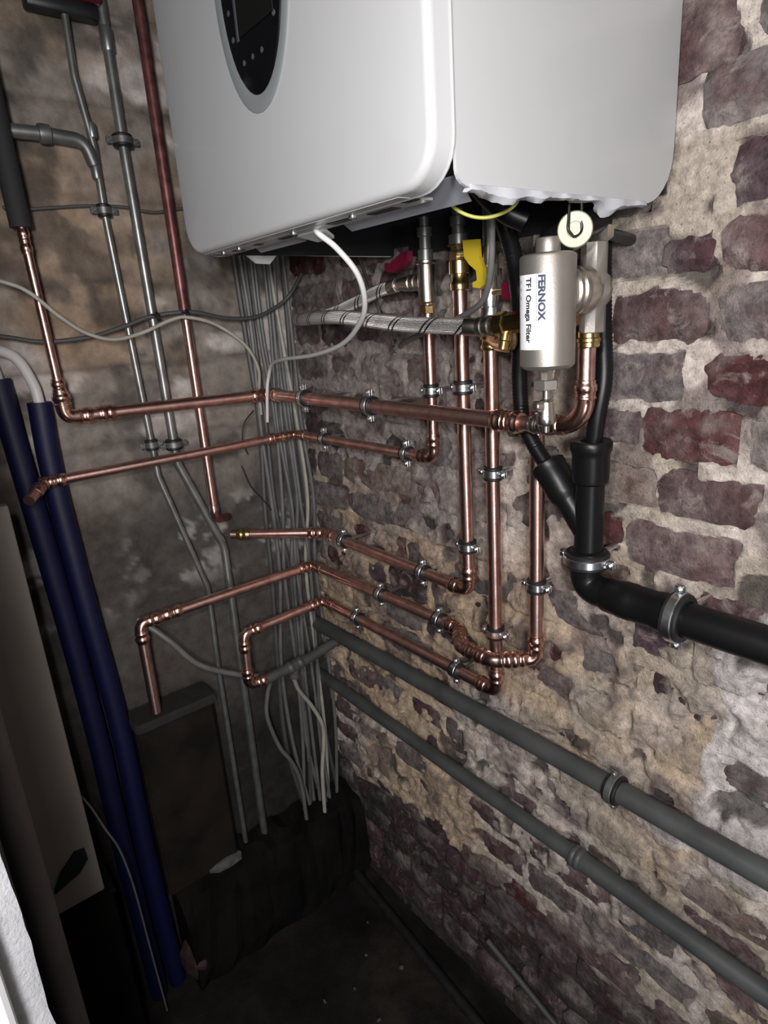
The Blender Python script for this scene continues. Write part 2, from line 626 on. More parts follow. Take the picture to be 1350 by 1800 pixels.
# limewash render at the right-hand end
lw = sstep(.0, .02, X - (.83 + .10 * sstep(.8, 1.15, Z) - .05 * sstep(.75, .6, Z)) + (fbm(X, Z, 13, 61, 3) - .5) * .10) * sstep(1.12, 1.05, Z) * sstep(.60, .66, Z)
H = H + lw * .004
holes = sstep(.70, .76, fbm(X, Z, 26, 91, 2))
H = H - holes * .006
P = np.stack([X, -H, Z], -1)
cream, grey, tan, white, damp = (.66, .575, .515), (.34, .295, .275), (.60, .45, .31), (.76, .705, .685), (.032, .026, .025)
c = np.ones(X.shape + (3,)) * np.array(cream)
t_grey = np.clip(sstep(.62, .42, X + (big - .5) * .3) * sstep(.62, .85, Z + (big - .5) * .3) * .95, 0, 1)
c = lerp3(c, grey, t_grey)
t_tan = sstep(.40, .58, fbm(X, Z, 5, 101, 4)) * sstep(1.05, .90, Z + (big - .5) * .2) * .9
c = lerp3(c, tan, t_tan)
c = lerp3(c, (.40, .345, .26), sstep(.5, .6, fbm(X, Z, 10, 111, 3)) * .6 * sstep(.5, .7, X))
c = lerp3(c, white, sstep(.35, .65, lw + (mid - .5) * .5) * .9)
stain = sstep(.54, .66, fbm(X, Z, 16, 121, 4))
c = lerp3(c, (.14, .10, .098), stain * .7 * (1 - lw * .6))
c = lerp3(c, (.17, .14, .13), cover * .35)
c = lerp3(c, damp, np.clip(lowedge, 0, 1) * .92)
c = lerp3(c, (.05, .04, .04), holes * .8)
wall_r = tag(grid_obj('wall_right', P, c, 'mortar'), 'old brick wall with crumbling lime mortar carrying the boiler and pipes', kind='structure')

# bricks: one object each, uneven faces half buried in the mortar
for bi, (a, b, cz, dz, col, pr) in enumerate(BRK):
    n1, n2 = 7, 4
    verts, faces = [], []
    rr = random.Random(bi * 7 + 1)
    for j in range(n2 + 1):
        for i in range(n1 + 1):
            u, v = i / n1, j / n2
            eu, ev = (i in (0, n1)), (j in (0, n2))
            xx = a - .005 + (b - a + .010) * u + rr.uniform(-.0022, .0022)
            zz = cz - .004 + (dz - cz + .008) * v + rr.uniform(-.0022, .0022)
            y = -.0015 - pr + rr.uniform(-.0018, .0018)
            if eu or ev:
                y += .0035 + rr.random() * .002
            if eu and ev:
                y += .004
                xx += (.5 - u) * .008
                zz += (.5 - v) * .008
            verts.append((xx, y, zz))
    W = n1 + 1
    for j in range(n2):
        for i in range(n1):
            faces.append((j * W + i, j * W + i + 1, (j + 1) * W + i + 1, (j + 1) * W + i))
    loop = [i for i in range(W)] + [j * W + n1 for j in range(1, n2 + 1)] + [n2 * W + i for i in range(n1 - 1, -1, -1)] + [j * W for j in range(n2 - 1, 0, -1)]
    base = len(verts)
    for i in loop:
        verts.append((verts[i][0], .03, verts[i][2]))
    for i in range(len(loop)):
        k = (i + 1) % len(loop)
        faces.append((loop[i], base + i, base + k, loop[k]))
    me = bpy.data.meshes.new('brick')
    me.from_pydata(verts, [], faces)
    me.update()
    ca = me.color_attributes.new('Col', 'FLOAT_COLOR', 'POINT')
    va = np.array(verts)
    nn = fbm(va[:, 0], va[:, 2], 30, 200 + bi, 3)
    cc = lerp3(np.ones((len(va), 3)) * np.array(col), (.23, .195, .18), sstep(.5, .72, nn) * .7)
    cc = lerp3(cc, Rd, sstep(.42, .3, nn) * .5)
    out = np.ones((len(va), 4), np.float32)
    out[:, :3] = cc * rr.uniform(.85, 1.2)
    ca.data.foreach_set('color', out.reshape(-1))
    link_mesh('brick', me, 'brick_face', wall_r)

# left wall
ny_, nz_ = 150, 270
Y, Z = np.meshgrid(np.linspace(.002, -1.18, ny_), np.linspace(-.005, 2.01, nz_))
big = fbm(Y, Z, 5, 301, 4)
mid = fbm(Y, Z, 18, 311, 4)
fine = fbm(Y, Z, 60, 321, 3)
rub = sstep(1.02, .96, Z) * sstep(.80, .88, Z)
H = -.004 + (big - .5) * .012 + (mid - .5) * .006 + (fine - .5) * .003 + rub * (mid - .45) * .03
flake = sstep(.50, .54, fbm(Y, Z, 7, 331, 4))
H = H + flake * .003
joint = np.exp(-((np.mod(Z + (big - .5) * .03 - .02, .13) - .065) / .006) ** 2) * sstep(1.05, 1.1, Z)
H = H - joint * .003
P = np.stack([H, Y, Z], -1)
c = np.ones(Y.shape + (3,)) * np.array((.27, .235, .205))
c = lerp3(c, (.58, .525, .49), flake * .85 * sstep(1.05, 1.2, Z))
c = lerp3(c, (.37, .265, .185), sstep(.15, .06, np.hypot((Y + .385) * .9, (Z - 1.40) * .7) + (mid - .5) * .12) * .9)
c = lerp3(c, (.20, .14, .09), sstep(.52, .64, fbm(Y, Z, 9, 341, 3)) * .6)
c = lerp3(c, (.062, .056, .051), sstep(1.16, 1.0, Z + (big - .5) * .25) * .85)  # grey lower wall, darkened further in its colour to stand for shade
c = lerp3(c, (.36, .34, .32), sstep(.60, .70, mid + (fine - .5) * .5) * rub * .9)
c = lerp3(c, (.07, .06, .055), sstep(.55, .66, fbm(Y, Z, 12, 351, 4)) * .7)
c = lerp3(c, (.011, .0095, .0085), sstep(.72, .42, Z + (big - .5) * .2) * .8)  # foot of the wall near black: shade painted into the vertex colour
c = lerp3(c, (.06, .05, .045), joint * .5)
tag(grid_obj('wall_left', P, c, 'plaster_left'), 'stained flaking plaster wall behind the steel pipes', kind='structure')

# floor
Xf, Yf = np.meshgrid(np.linspace(-.02, 2.2, 120), np.linspace(.02, -1.6, 90))
Hf = (fbm(Xf, Yf, 8, 401, 4) - .5) * .03 - .008
cf = np.ones(Xf.shape + (3,)) * np.array((.015, .0125, .011))
cf = lerp3(cf, (.032, .024, .019), sstep(.5, .65, fbm(Xf, Yf, 6, 411, 4)))
cf = lerp3(cf, (.008, .007, .0065), sstep(.55, .65, fbm(Xf, Yf, 9, 421, 3)))
tag(grid_obj('floor', np.stack([Xf, Yf, Hf], -1), cf, 'plaster_left'), 'dark dirt floor strewn with debris', kind='structure')

# doorway edge beside the camera: plaster wall end and white trim
Yw, Zw = np.meshgrid(np.linspace(-.682, -1.10, 60), np.linspace(-.01, 2.0, 160))
Hw = (fbm(Yw, Zw, 40, 501, 3) - .5) * .006
edge = np.exp(-((Yw + .682) / .006) ** 2)
pw = np.stack([.700 + Hw - edge * .006, Yw + (fbm(Yw * 0, Zw, 30, 511, 3) - .5) * .006 * edge, Zw], -1)
wf = tag(grid_obj('wall_front', pw, np.ones(Yw.shape + (3,)) * np.array((.62, .63, .66)), 'rough_plaster'), 'rough pale plaster wall end at the doorway', kind='structure')
g = G()
g.box((.58, -1.10, 0), (.693, -.686, 2.0), .002)
tag(g.build('wall_core', 'post_grey', wf, smooth=False))
g = G()
g.box((.706, -1.10, 0), (.730, -.7015, 2.0), .003)
tag(g.build('trim_1', 'white_trim', smooth=False), 'white painted door trim at the lower left corner', kind='structure')
# low masonry ledge under the left wall
g = G()
n = 22
sec = [(0, .0), (.09, .0), (.10, .05), (.09, .17), (.07, .21), (.04, .22), (0, .225)]
rings = []
for i in range(n + 1):
    yy = -.44 + .44 * i / n
    rings.append([V((max(px + R.uniform(-.008, .008), .0), yy, max(pz + R.uniform(-.008, .008), 0))) for px, pz in sec])
g.rings(rings)
tag(g.build('trim_2', 'dark_base', smooth=False), 'low dark masonry ledge at the foot of the left wall', kind='structure')

# ================================================================== BOILER
BX0, BX1, BF, BZ = .332, .772, -.338, 1.388
boiler = thing('wall_hung_boiler', 'white wall hung boiler with an oval black control panel', 'boiler', (.552, 0, 1.388))


def rrect(x0, x1, z0, z1, r, ins, y, seg=7):
    x0, x1, z0, z1 = x0 + ins, x1 - ins, z0 + ins, z1 - ins
    r = max(r - ins, .004)
    out = []
    for cx, cz, a0 in ((x0 + r, z0 + r, math.pi), (x1 - r, z0 + r, 1.5 * math.pi), (x1 - r, z1 - r, 0), (x0 + r, z1 - r, .5 * math.pi)):
        for k in range(seg + 1):
            a = a0 + k / seg * math.pi / 2
            out.append(V((cx + r * math.cos(a), y, cz + r * math.sin(a))))
    return out


g = G()
RC = .034
lv = [(.004, BF + .0235), (-.0006, BF + .0228), (-.0010, BF + .0215), (-.0003, BF + .0203), (0, BF + .019)]
for k in range(0, 9):
    a = k / 8 * math.pi / 2
    lv.append((.0065 * (1 - math.cos(a)), BF + .0065 * (1 - math.sin(a))))
lv += [(.03, BF - .0008), (.06, BF - .0014)]
g.rings([rrect(BX0, BX1, BZ, 2.10, RC, i, y) for i, y in lv], (False, True))
cover_o = g.build('front_cover', 'white_enamel', boiler)


def side_panel(x, th, name, notch):
    y0, y1 = BF + .024, -.012
    pts = [(y0, 2.10), (y0, BZ + .012)]
    for k in range(1, 6):
        a = k / 5 * math.pi / 2
        pts.append((y0 + .012 * (1 - math.cos(a)) * 1.2, BZ + .012 - .012 * math.sin(a)))
    if notch:
        pts += [(-.262, BZ + .003), (-.248, BZ - .008), (-.228, BZ - .009), (-.216, BZ + .002)]
    rad = .010 if notch else .052
    for k in range(0, 9):
        a = k / 8 * math.pi / 2
        pts.append((y1 - rad + rad * math.sin(a), BZ + rad - rad * math.cos(a)))
    pts.append((y1, 2.10))
    g = G()
    g.prism([(x, y, z) for y, z in pts], (1, 0, 0), th)
    return g


side_panel(BX1 - .004, .003, '', False).build('side_panel', 'white_enamel', boiler, smooth=False)
side_panel(BX0 + .001, .003, '', True).build('side_panel', 'white_enamel', boiler, smooth=False)
g = G()
g.box((BX0, BF + .024, 2.097), (BX1, -.012, 2.10))
g.build('top_panel', 'white_enamel', boiler, smooth=False)
g = G()
g.box((BX0 + .005, BF + .025, 1.452), (BX1 - .006, -.012, 1.50))
g.build('inner_tray', 'dark_inside', boiler, smooth=False)
g = G()
g.box((BX0 + .0045, BF + .03, 1.3895), (BX0 + .0065, -.014, 1.46))
g.box((BX0 + .005, -.016, 1.40), (BX1 - .006, -.012, 2.09))
g.build('inner_lining', 'dark_inside', boiler, smooth=False)
# bottom return of the front cover with slots, grey drip plate, white cable bracket
g = G()
g.box((BX0 + .03, BF + .008, BZ - .0005), (BX1 - .048, BF + .044, BZ + .0015))
fl = g.build('bottom_flange', 'white_enamel', boiler, smooth=False)
for x0, x1, y0, y1 in ((.40, .414, .026, .036), (.50, .53, .030, .037), (.60, .635, .024, .034), (.655, .69, .030, .040), (.71, .725, .022, .030), (.452, .462, .026, .034)):
    g = G()
    g.box((x0, BF + y0, BZ - .0012), (x1, BF + y1, BZ - .0004))
    g.build('slot', 'dark_inside', fl, smooth=False)
for x in (.385, .425, .545, .645):
    g = G()
    g.lathe((x, BF + .022, BZ - .0005), (0, 0, -1), [(0, .004), (.002, .0035), (.003, .001)], 10)
    g.build('screw', 'zinc', fl)
g = G()
g.prism([(.395, BF + .050, BZ + .012), (.50, BF + .050, BZ + .012), (.50, BF + .066, BZ - .002), (.395, BF + .066, BZ - .002)], (0, -.5, .5), .0015)
g.build('drip_plate', 'grey_plate', boiler, smooth=False)
g = G()
g.prism([(.578, BF + .046, BZ + .012), (.752, BF + .046, BZ + .012), (.742, BF + .070, BZ - .003), (.578, BF + .070, BZ - .003)], (0, -.5, .5), .0015)
g.build('drip_plate', 'grey_plate', boiler, smooth=False)
g = G()
g.prism([(.528, BF + .036, BZ - .002), (.578, BF + .036, BZ - .002), (.566, BF + .056, BZ - .008), (.536, BF + .056, BZ - .008)], (0, 0, 1), .003)
br = g.build('cable_bracket', 'white_enamel', boiler, smooth=False)
# crumpled white film hanging along the side panel's lower edge
g = G()
n = 60
rings = []
for i in range(n + 1):
    t = i / n
    yy = -.300 + t * .24
    dep = .002 + .003 * max(0, math.sin(t * 9 + .4)) ** 2 + .0055 * math.exp(-((t - .20) / .06) ** 2) + .004 * math.exp(-((t - .34) / .04) ** 2) + .009 * math.exp(-((t - .76) / .045) ** 2) + R.uniform(0, .001)
    wv = .004 * math.sin(t * 40) + R.uniform(-.001, .001)
    xa = BX1 - .004
    rings.append([V((xa, yy, BZ + .004)), V((xa + .004, yy, BZ + .002)), V((xa + .004 + wv * .6, yy, BZ - dep * .6)), V((xa - .002 + wv, yy, BZ - dep)), V((xa - .006 + wv, yy, BZ - dep * .7))])
g.rings(rings)
g.build('protective_film', 'white_film', boiler)


# oval control panel
def oval(cx, cz, hx, hz, y, n=48):
    return [V((cx + hx * math.cos(2 * math.pi * k / n), y, cz + hz * math.sin(2 * math.pi * k / n))) for k in range(n)]


CX, CZ = .552, 1.600
g = G()
g.rings([oval(CX, CZ, .066, .112, BF - .0012), oval(CX, CZ, .0660, .1120, BF - .0024), oval(CX, CZ, .064, .1095, BF - .0030), oval(CX, CZ, .0545, .0975, BF - .0016)], (False, False))
g.build('bezel', 'bezel', boiler)
g = G()
g.rings([oval(CX, CZ, .0545, .0975, BF - .0014), oval(CX, CZ, .0535, .0960, BF - .0026), oval(CX, CZ, .040, .075, BF - .0032)], (False, True))
pan = g.build('control_panel', 'panel_black', boiler)
g = G()
g.box((.527, BF - .0042, 1.553), (.590, BF - .0030, 1.640), .0005)
scr = g.build('screen', 'screen', pan, smooth=False)
g = G()
g.box((.5225, BF - .0043, 1.551), (.5262, BF - .0030, 1.640), .0004)
g.build('screen_edge', 'screen_edge', pan, smooth=False)
for x, z in ((.511, 1.578), (.514, 1.556), (.530, 1.533), (.547, 1.533), (.564, 1.533), (.589, 1.552), (.511, 1.60)):
    g = G()
    g.lathe((x, BF - .0030, z), (0, -1, 0), [(0, .0026), (.0004, .0024)], 8)
    g.build('button', 'icon_grey', pan)

# ================================================================== COPPER PIPE RUNS


def socket_profile(r, L):
    """(distance from the open end, radius) of a press-fitting end"""
    return [(0, r * 1.02), (.0005, r * 1.13), (.004, r * 1.13), (.0055, r * 1.26), (.0085, r * 1.30), (.0115, r * 1.26), (.013, r * 1.13),
            (.017, r * 1.13), (.018, r * 1.22), (.0195, r * 1.22), (.0205, r * 1.12), (L, r * 1.10)]


def elbow(parent, p, di, do, r, br, m='copper_fit', L=.026, n=18):
    p, di, do = V(p), V(di).normalized(), V(do).normalized()
    th = di.angle(do)
    tl = br * math.tan(th / 2)
    pts, rad = [], []
    s = p - di * (tl + L)
    for d, q in socket_profile(r, L):
        pts.append(s + di * d)
        rad.append(q)
    a, b = p - di * tl, p + do * tl
    cdir = (do - di).normalized()
    cen = p + cdir * (br / math.cos(th / 2))
    ra = a - cen
    ax = di.cross(do).normalized()
    K = 9
    for k in range(1, K):
        pts.append(cen + Matrix.Rotation(th * k / K, 3, ax) @ ra)
        rad.append(r * 1.08)
    e = p + do * (tl + L)
    for d, q in reversed(socket_profile(r, L)):
        pts.append(e - do * d)
        rad.append(q)
    g = G()
    g.sweep(pts, rad, n)
    g.build('elbow', m, parent)
    return tl + L


def coupling(parent, c, d, r, m='copper_fit', half=.024, name='coupling', r2=None):
    c, d = V(c), V(d).normalized()
    r2 = r2 or r
    g = G()
    p1 = [(x, q) for x, q in socket_profile(r, half)]
    p2 = [(2 * half - x, q) for x, q in reversed(socket_profile(r2, half))]
    g.lathe(c - d * half, d, p1 + p2[1:], 18)
    return g.build(name, m, parent)


def pipe(parent, a, b, r, m='copper', name='pipe', n=18):
    g = G()
    g.sweep([a, V(a).lerp(V(b), .5), b], r, n)
    return g.build(name, m, parent, uv=True)


def run(name, label, pts, r, br, m='copper', fit='copper_fit', couple=(), cat='pipe'):
    pts = [V(p) for p in pts]
    t = thing(name, label, cat, pts[0])
    trim = [0] * len(pts)
    for i in range(1, len(pts) - 1):
        trim[i] = elbow(t, pts[i], pts[i] - pts[i - 1], pts[i + 1] - pts[i], r, br, fit) - .018
    for i in range(len(pts) - 1):
        d = (pts[i + 1] - pts[i]).normalized()
        a, b = pts[i] + d * trim[i], pts[i + 1] - d * trim[i + 1]
        if (b - a).dot(d) > .001:
            pipe(t, a, b, r, m)
    for i, f in couple:
        coupling(t, pts[i].lerp(pts[i + 1], f), pts[i + 1] - pts[i], r, fit)
    return t


P1R = .0105
p1 = run('copper_pipe', 'thick copper pipe running highest round the corner to the steel filter',
         [(.05, -.4555, 1.226), (.05, -.455, 1.186), (.05, -.100, 1.1785), (.640, -.100, 1.1735)], P1R, .014)
pipe(p1, (.05, -.4555, 1.215), (.05, -.459, 1.452), .0066)
coupling(p1, (.05, -.4557, 1.232), (0, 0, 1), .0080, half=.014)
coupling(p1, (.05, -.459, 1.440), (0, 0, 1), .0066, half=.018)
coupling(p1, (.05, -.395, 1.185), (0, 1, 0), P1R, half=.014)
coupling(p1, (.632, -.100, 1.1735), (1, 0, 0), P1R, half=.022)
pipe(p1, (.650, -.100, 1.1735), (.715, -.100, 1.1735), .0088)
coupling(p1, (.682, -.100, 1.1735), (1, 0, 0), .0088, 'nickel', .016)
elbow(p1, (.738, -.100, 1.1755), (1, 0, 0), (0, 0, 1), .0092, .030, L=.020)
pipe(p1, (.738, -.100, 1.205), (.738, -.100, 1.262), .0092)

p2 = run('copper_pipe', 'thinner copper pipe running second from top with an open elbow at left',
         [(.092, -.537, 1.078), (.05, -.506, 1.092), (.05, -.050, 1.0945), (.447, -.050, 1.096), (.447, -.050, 1.315)], .0083, .013)
coupling(p2, (.05, -.500, 1.092), (0, 1, 0), .0083, half=.012)
coupling(p2, (.05, -.105, 1.0943), (0, 1, 0), .0083, half=.012)
p3 = run('copper_pipe', 'copper pipe leaving the left wall and rising to the yellow handled valve',
         [(-.005, -.190, .910), (.118, -.050, .904), (.511, -.050, .900), (.511, -.050, 1.345)], .0097, .015)
coupling(p3, (.012, -.171, .909), (.123, .14, 0), .0097, 'brass', .014)
p4 = run('copper_pipe', 'copper pipe that dips down at left and hooks around the middle riser',
         [(.06, -.412, .640), (.06, -.410, .818), (.06, -.050, .820), (.488, -.050, .828), (.528, -.088, .828), (.590, -.088, .830),
          (.632, -.044, .832), (.632, -.044, 1.180)], .0097, .012)
coupling(p4, (.06, -.352, .819), (0, 1, 0), .0097, half=.018)
p5 = run('copper_pipe', 'copper pipe with the small square loop at left end and the central riser',
         [(.09, -.196, .629), (.09, -.240, .632), (.09, -.236, .742), (.09, -.050, .748), (.563, -.050, .750), (.563, -.050, 1.262)], .0097, .013)

# old red-brown pipe on the left wall
t = thing('old_pipe', 'old dark red copper pipe standing straight on the left wall', 'pipe', (.04, -.236, .985))
pipe(t, (.04, -.233, 2.0), (.04, -.235, 1.32), .0088, 'old_copper')
pipe(t, (.04, -.235, 1.32), (.04, -.236, .985), .0080, 'copper')
g = G()
g.lathe((.04, -.236, .975), (0, 0, 1), [(0, .006), (.002, .009), (.014, .0092), (.016, .008)], 16)
g.build('end_fitting', 'copper_fit', t)
g = G()
g.sweep(fillet([(.042, -.236, .98), (.042, -.232, .962), (.004, -.195, .950)], .012), .0075, 14)
g.build('end_bend', 'old_copper', t)

# insulated pipe above the first copper run
t = thing('insulated_pipe', 'black foam insulated pipe rising at the left edge', 'pipe', (.05, -.46, 1.455))
g = G()
g.sweep([(.05, -.460, 1.458), (.05, -.461, 1.6), (.05, -.465, 2.0)], .0145, 20)
g.build('foam_sleeve', 'black_foam', t)


# ------------------------------------------------------------------ steel pipes
def steel(name, label, pts, r, m, extra=()):
    t = thing(name, label, 'pipe', pts[-1])
    g = G()
    g.sweep(fillet(pts, .06, 8), r, 14)
    g.build('pipe', m, t)
    for c, d, q, h in extra:
        g = G()
        g.lathe(V(c) - V(d) * h, d, [(0, q * .9), (.002, q), (2 * h - .002, q), (2 * h, q * .9)], 10)
        g.build('joint', 'galv', t)
    return t


steel('steel_conduit', 'thin galvanised conduit on the left wall with a kink near the bottom',
      [(.024, -.338, 1.765), (.024, -.341, 1.67), (.024, -.331, 1.58), (.024, -.333, 1.49), (.024, -.322, 1.06), (.024, -.266, .83), (.024, -.271, .65), (.024, -.273, .16)],
      .0055, 'galv', [((.024, -.334, 1.545), (0, 0, 1), .0075, .012), ((.024, -.330, 1.60), (0, 0, 1), .0072, .010)])
steel('steel_conduit', 'thicker galvanised conduit between the thin conduit and the old red pipe',
      [(.024, -.281, 2.0), (.024, -.286, 1.60), (.024, -.285, 1.08), (.024, -.221, .90), (.024, -.222, .80), (.024, -.228, .16)],
      .0078, 'galv', [((.024, -.284, 1.725), (0, 0, 1), .0095, .016)])
t = thing('steel_elbow_pipe', 'grey steel pipe entering at upper left with a swept elbow', 'pipe', (.03, -.62, 1.586))
g = G()
g.sweep([(.03, -.70, 1.585), (.03, -.39, 1.587)], .0095, 16)
g.build('pipe', 'galv', t)
g = G()
g.sweep(fillet([(.03, -.402, 1.587), (.03, -.345, 1.583), (.027, -.336, 1.552)], .025, 6), .0098, 16)
g.build('elbow', 'galv_dark', t)
g = G()
g.lathe((.03, -.408, 1.587), (0, 1, 0), [(0, .010), (.001, .0125), (.006, .0135), (.016, .0125), (.018, .010)], 16)
g.build('collar', 'galv_dark', t)
# dark red beam
t = thing('painted_beam', 'dark red painted metal bracket at the very top left', 'bracket', (.02, -.36, 1.76))
g = G()
g.box((.004, -.395, 1.762), (.045, -.288, 1.80), .003)
g.build('flange', 'red_paint', t)
g = G()
g.box((.012, -.39, 1.745), (.034, -.292, 1.763), .002)
g.build('web', 'dark_steel', t)

# ------------------------------------------------------------------ grey pipes on the right wall
t = thing('grey_waste_pipe', 'upper of two grey plastic pipes sloping along the brick wall', 'pipe', (.1, -.03, .668))
pipe(t, (-.004, -.032, .664), (.62, -.032, .678), .0150, 'grey_pvc', n=20)
pipe(t, (.62, -.032, .678), (2.0, -.032, .693), .0150, 'grey_pvc', n=20)
t = thing('grey_waste_pipe', 'lower of two grey plastic pipes near the foot of the brick wall', 'pipe', (.1, -.03, .528))
pipe(t, (-.004, -.030, .529), (.690, -.030, .521), .0125, 'grey_pvc', n=20)
pipe(t, (.690, -.030, .521), (2.0, -.030, .493), .0135, 'grey_pvc', n=20)
coupling(t, (.698, -.030, .521), (1, 0, 0), .0127, 'grey_pvc', .013)
t = thing('floor_conduit', 'thin grey conduit slanting low on the damp brickwork', 'pipe', (.5, -.02, .15))
pipe(t, (.505, -.022, .172), (.665, -.022, .122), .0055, 'grey_pvc', n=12)
t = thing('floor_pipe', 'dark pipe lying along the foot of the brick wall', 'pipe', (.3, -.05, .01))
pipe(t, (.05, -.035, .018), (.60, -.075, .018), .010, 'dark_steel', n=14)

# grey pvc tee in the corner
t = thing('grey_drain_tee', 'grey plastic pipe with a tee in the corner below the copper loop', 'pipe', (.09, -.12, .63))
g = G()
g.sweep([(.09, -.205, .628), (.09, -.10, .634), (.09, -.028, .646)], .0105, 18)
g.build('pipe', 'grey_pvc', t)
coupling(t, (.09, -.135, .632), (0, .09, .01), .0105, 'grey_pvc', .020, 'tee')
g = G()
g.lathe((.09, -.135, .632), (0, -.2, -1), [(0, .009), (.016, .009), (.017, .011), (.028, .011), (.029, .008)], 16)
g.build('branch', 'grey_pvc', t)
g = G()
g.sweep(fillet([(.09, -.032, .645), (.09, -.014, .648), (.09, .004, .655)], .01), .0125, 16)
g.build('wall_sleeve', 'grey_pvc', t)


# ------------------------------------------------------------------ clamps
def clamp(label, c, axis, r, out, wall_d, big=1.0, m='zinc', tilt=0.0):
    c, a, o = V(c), V(axis).normalized(), V(out).normalized()
    side = a.cross(o).normalized()
    if side.x < -.3 or side.z < -.5:
        side = -side
    if tilt:
        rot = Matrix.Rotation(tilt, 3, a)
        side, o2 = rot @ side, rot @ o
    else:
        o2 = o
    t = thing('pipe_clamp', label, 'clamp', c - o * wall_d, 'pipe clamps with rubber lining')
    g = G()
    g.tubering(c, a, r * 1.0, r * 1.36 * big, .0095, 22)
    g.build('rubber_lining', 'rubber', t)
    g = G()
    g.tubering(c, a, r * 1.30 * big, r * 1.44 * big, .0048, 22)
    band = g.build('band', m, t)
    for s in (-1, 1):
        p = c + side * s * (r * 1.42 * big + .0045)
        g = G()
        g.obox(p + o2 * .0022, a, side, o2, (.0045, .0045, .0009), .0003)
        g.obox(p - o2 * .0022, a, side, o2, (.0045, .0045, .0009), .0003)
        lug = g.build('lug', m, t, smooth=False)
        g = G()
        g.lathe(p + o2 * .0032, o2, [(-.012, .0014), (0, .0014), (0, .0032), (.0022, .0032), (.003, .0024)], 8)
        g.build('screw', m, lug)
    g = G()
    g.lathe(c - o * (r * 1.36 * big), -o, [(0, .005), (.005, .005), (.005, .0034), (max(wall_d - r * 1.36 * big + .006, .008), .0034)], 8)
    g.build('rod', m, t)
    return t


OUT = (0, -1, 0)
XA, ZA, YA = (1, 0, 0), (0, 0, 1), (0, 1, 0)
for lab, c, ax, r, wd in [
    ('clamp on the topmost copper pipe right of the corner, left of the risers', (.364, -.100, 1.176), XA, P1R, .10),
    ('clamp on the topmost copper pipe right beside the cable bundle', (.178, -.100, 1.1775), XA, P1R, .10),
    ('clamp on second copper pipe from top, next to the corner', (.152, -.050, 1.095), XA, .0083, .05),
    ('clamp on second copper pipe from top, just before its upward elbow', (.384, -.050, 1.0957), XA, .0083, .05),
    ('clamp on the leftmost thin riser just above the topmost copper pipe', (.447, -.050, 1.196), ZA, .0083, .05),
    ('upper clamp on the riser below the yellow handle', (.511, -.050, 1.203), ZA, .0097, .05),
    ('clamp halfway down the central copper riser', (.563, -.050, 1.090), ZA, .0097, .05),
    ('lower clamp on the riser below the yellow handle, above its bottom elbow', (.511, -.050, .972), ZA, .0097, .05),
    ('clamp on the rightmost copper riser below the black wye', (.632, -.044, .943), ZA, .0097, .044),
    ('clamp on third copper pipe from top, nearest the corner', (.186, -.050, .9032), XA, .0097, .05),
    ('clamp on third copper pipe from top, before the riser elbow', (.408, -.050, .901), XA, .0097, .05),
    ('clamp in the middle of the fourth copper pipe from top', (.290, -.050, .8243), XA, .0097, .05),
    ('clamp on fourth copper pipe from top, beside its double bend', (.442, -.050, .827), XA, .0097, .05),
    ('clamp on lowest copper pipe, nearest the corner', (.208, -.050, .7485), XA, .0097, .05),
    ('clamp on lowest copper pipe, at its right end', (.478, -.050, .7498), XA, .0097, .05),
    ('clamp at the foot of the central riser behind the hooked pipe', (.563, -.050, .850), ZA, .0097, .05),
]:
    clamp(lab, c, ax, r, OUT, wd)
clamp('rusty clamp on the upper grey plastic pipe', (.753, -.032, .680), XA, .0150, OUT, .03, 1.0, 'galv')
LO = (1, 0, 0)
for lab, c, r in [('clamp on the thin conduit at upper left beside the cable line', (.024, -.333, 1.489), .0062),
                  ('large clamp on the thicker conduit at upper left', (.024, -.286, 1.590), .0088),
                  ('clamp on the thin conduit between the two upper copper pipes', (.024, -.324, 1.118), .0062),
                  ('clamp on the thicker conduit between the two upper copper pipes', (.024, -.285, 1.112), .0086)]:
    clamp(lab, c, ZA, r, LO, .024, 1.25, 'galv_dark')

# ================================================================== BLACK WASTE PIPE
O7 = -.070
t = thing('black_wye', 'black plastic wye fitting joining two black hoses', 'pipe fitting', (.727, O7, 1.02))
g = G()
g.lathe((.727, O7, 1.012), ZA, [(0, .0165), (.04, .0165), (.088, .0160), (.094, .0165), (.096, .0195), (.1005, .0205), (.125, .0205), (.131, .0215), (.133, .0228), (.142, .0228), (.144, .021), (.143, .012), (.12, .011)], 30, (True, True))
g.build('straight_socket', 'black_plastic', t)
bd = (V((.664, O7, 1.124)) - V((.727, O7, 1.045))).normalized()
g = G()
g.lathe((.727, O7, 1.045), bd, [(0, .0155), (.045, .0155), (.048, .0160), (.052, .0185), (.058, .0195), (.086, .0195), (.088, .0212), (.096, .0212), (.098, .019), (.097, .011), (.08, .011)], 30, (True, True))
g.build('branch_socket', 'black_plastic', t)
g = G()
g.lathe((.727, O7, 1.008), ZA, [(0, .0185), (.002, .0215), (.010, .0222), (.017, .0215), (.019, .0170)], 30, (False, False))
g.build('collar', 'black_plastic', t)

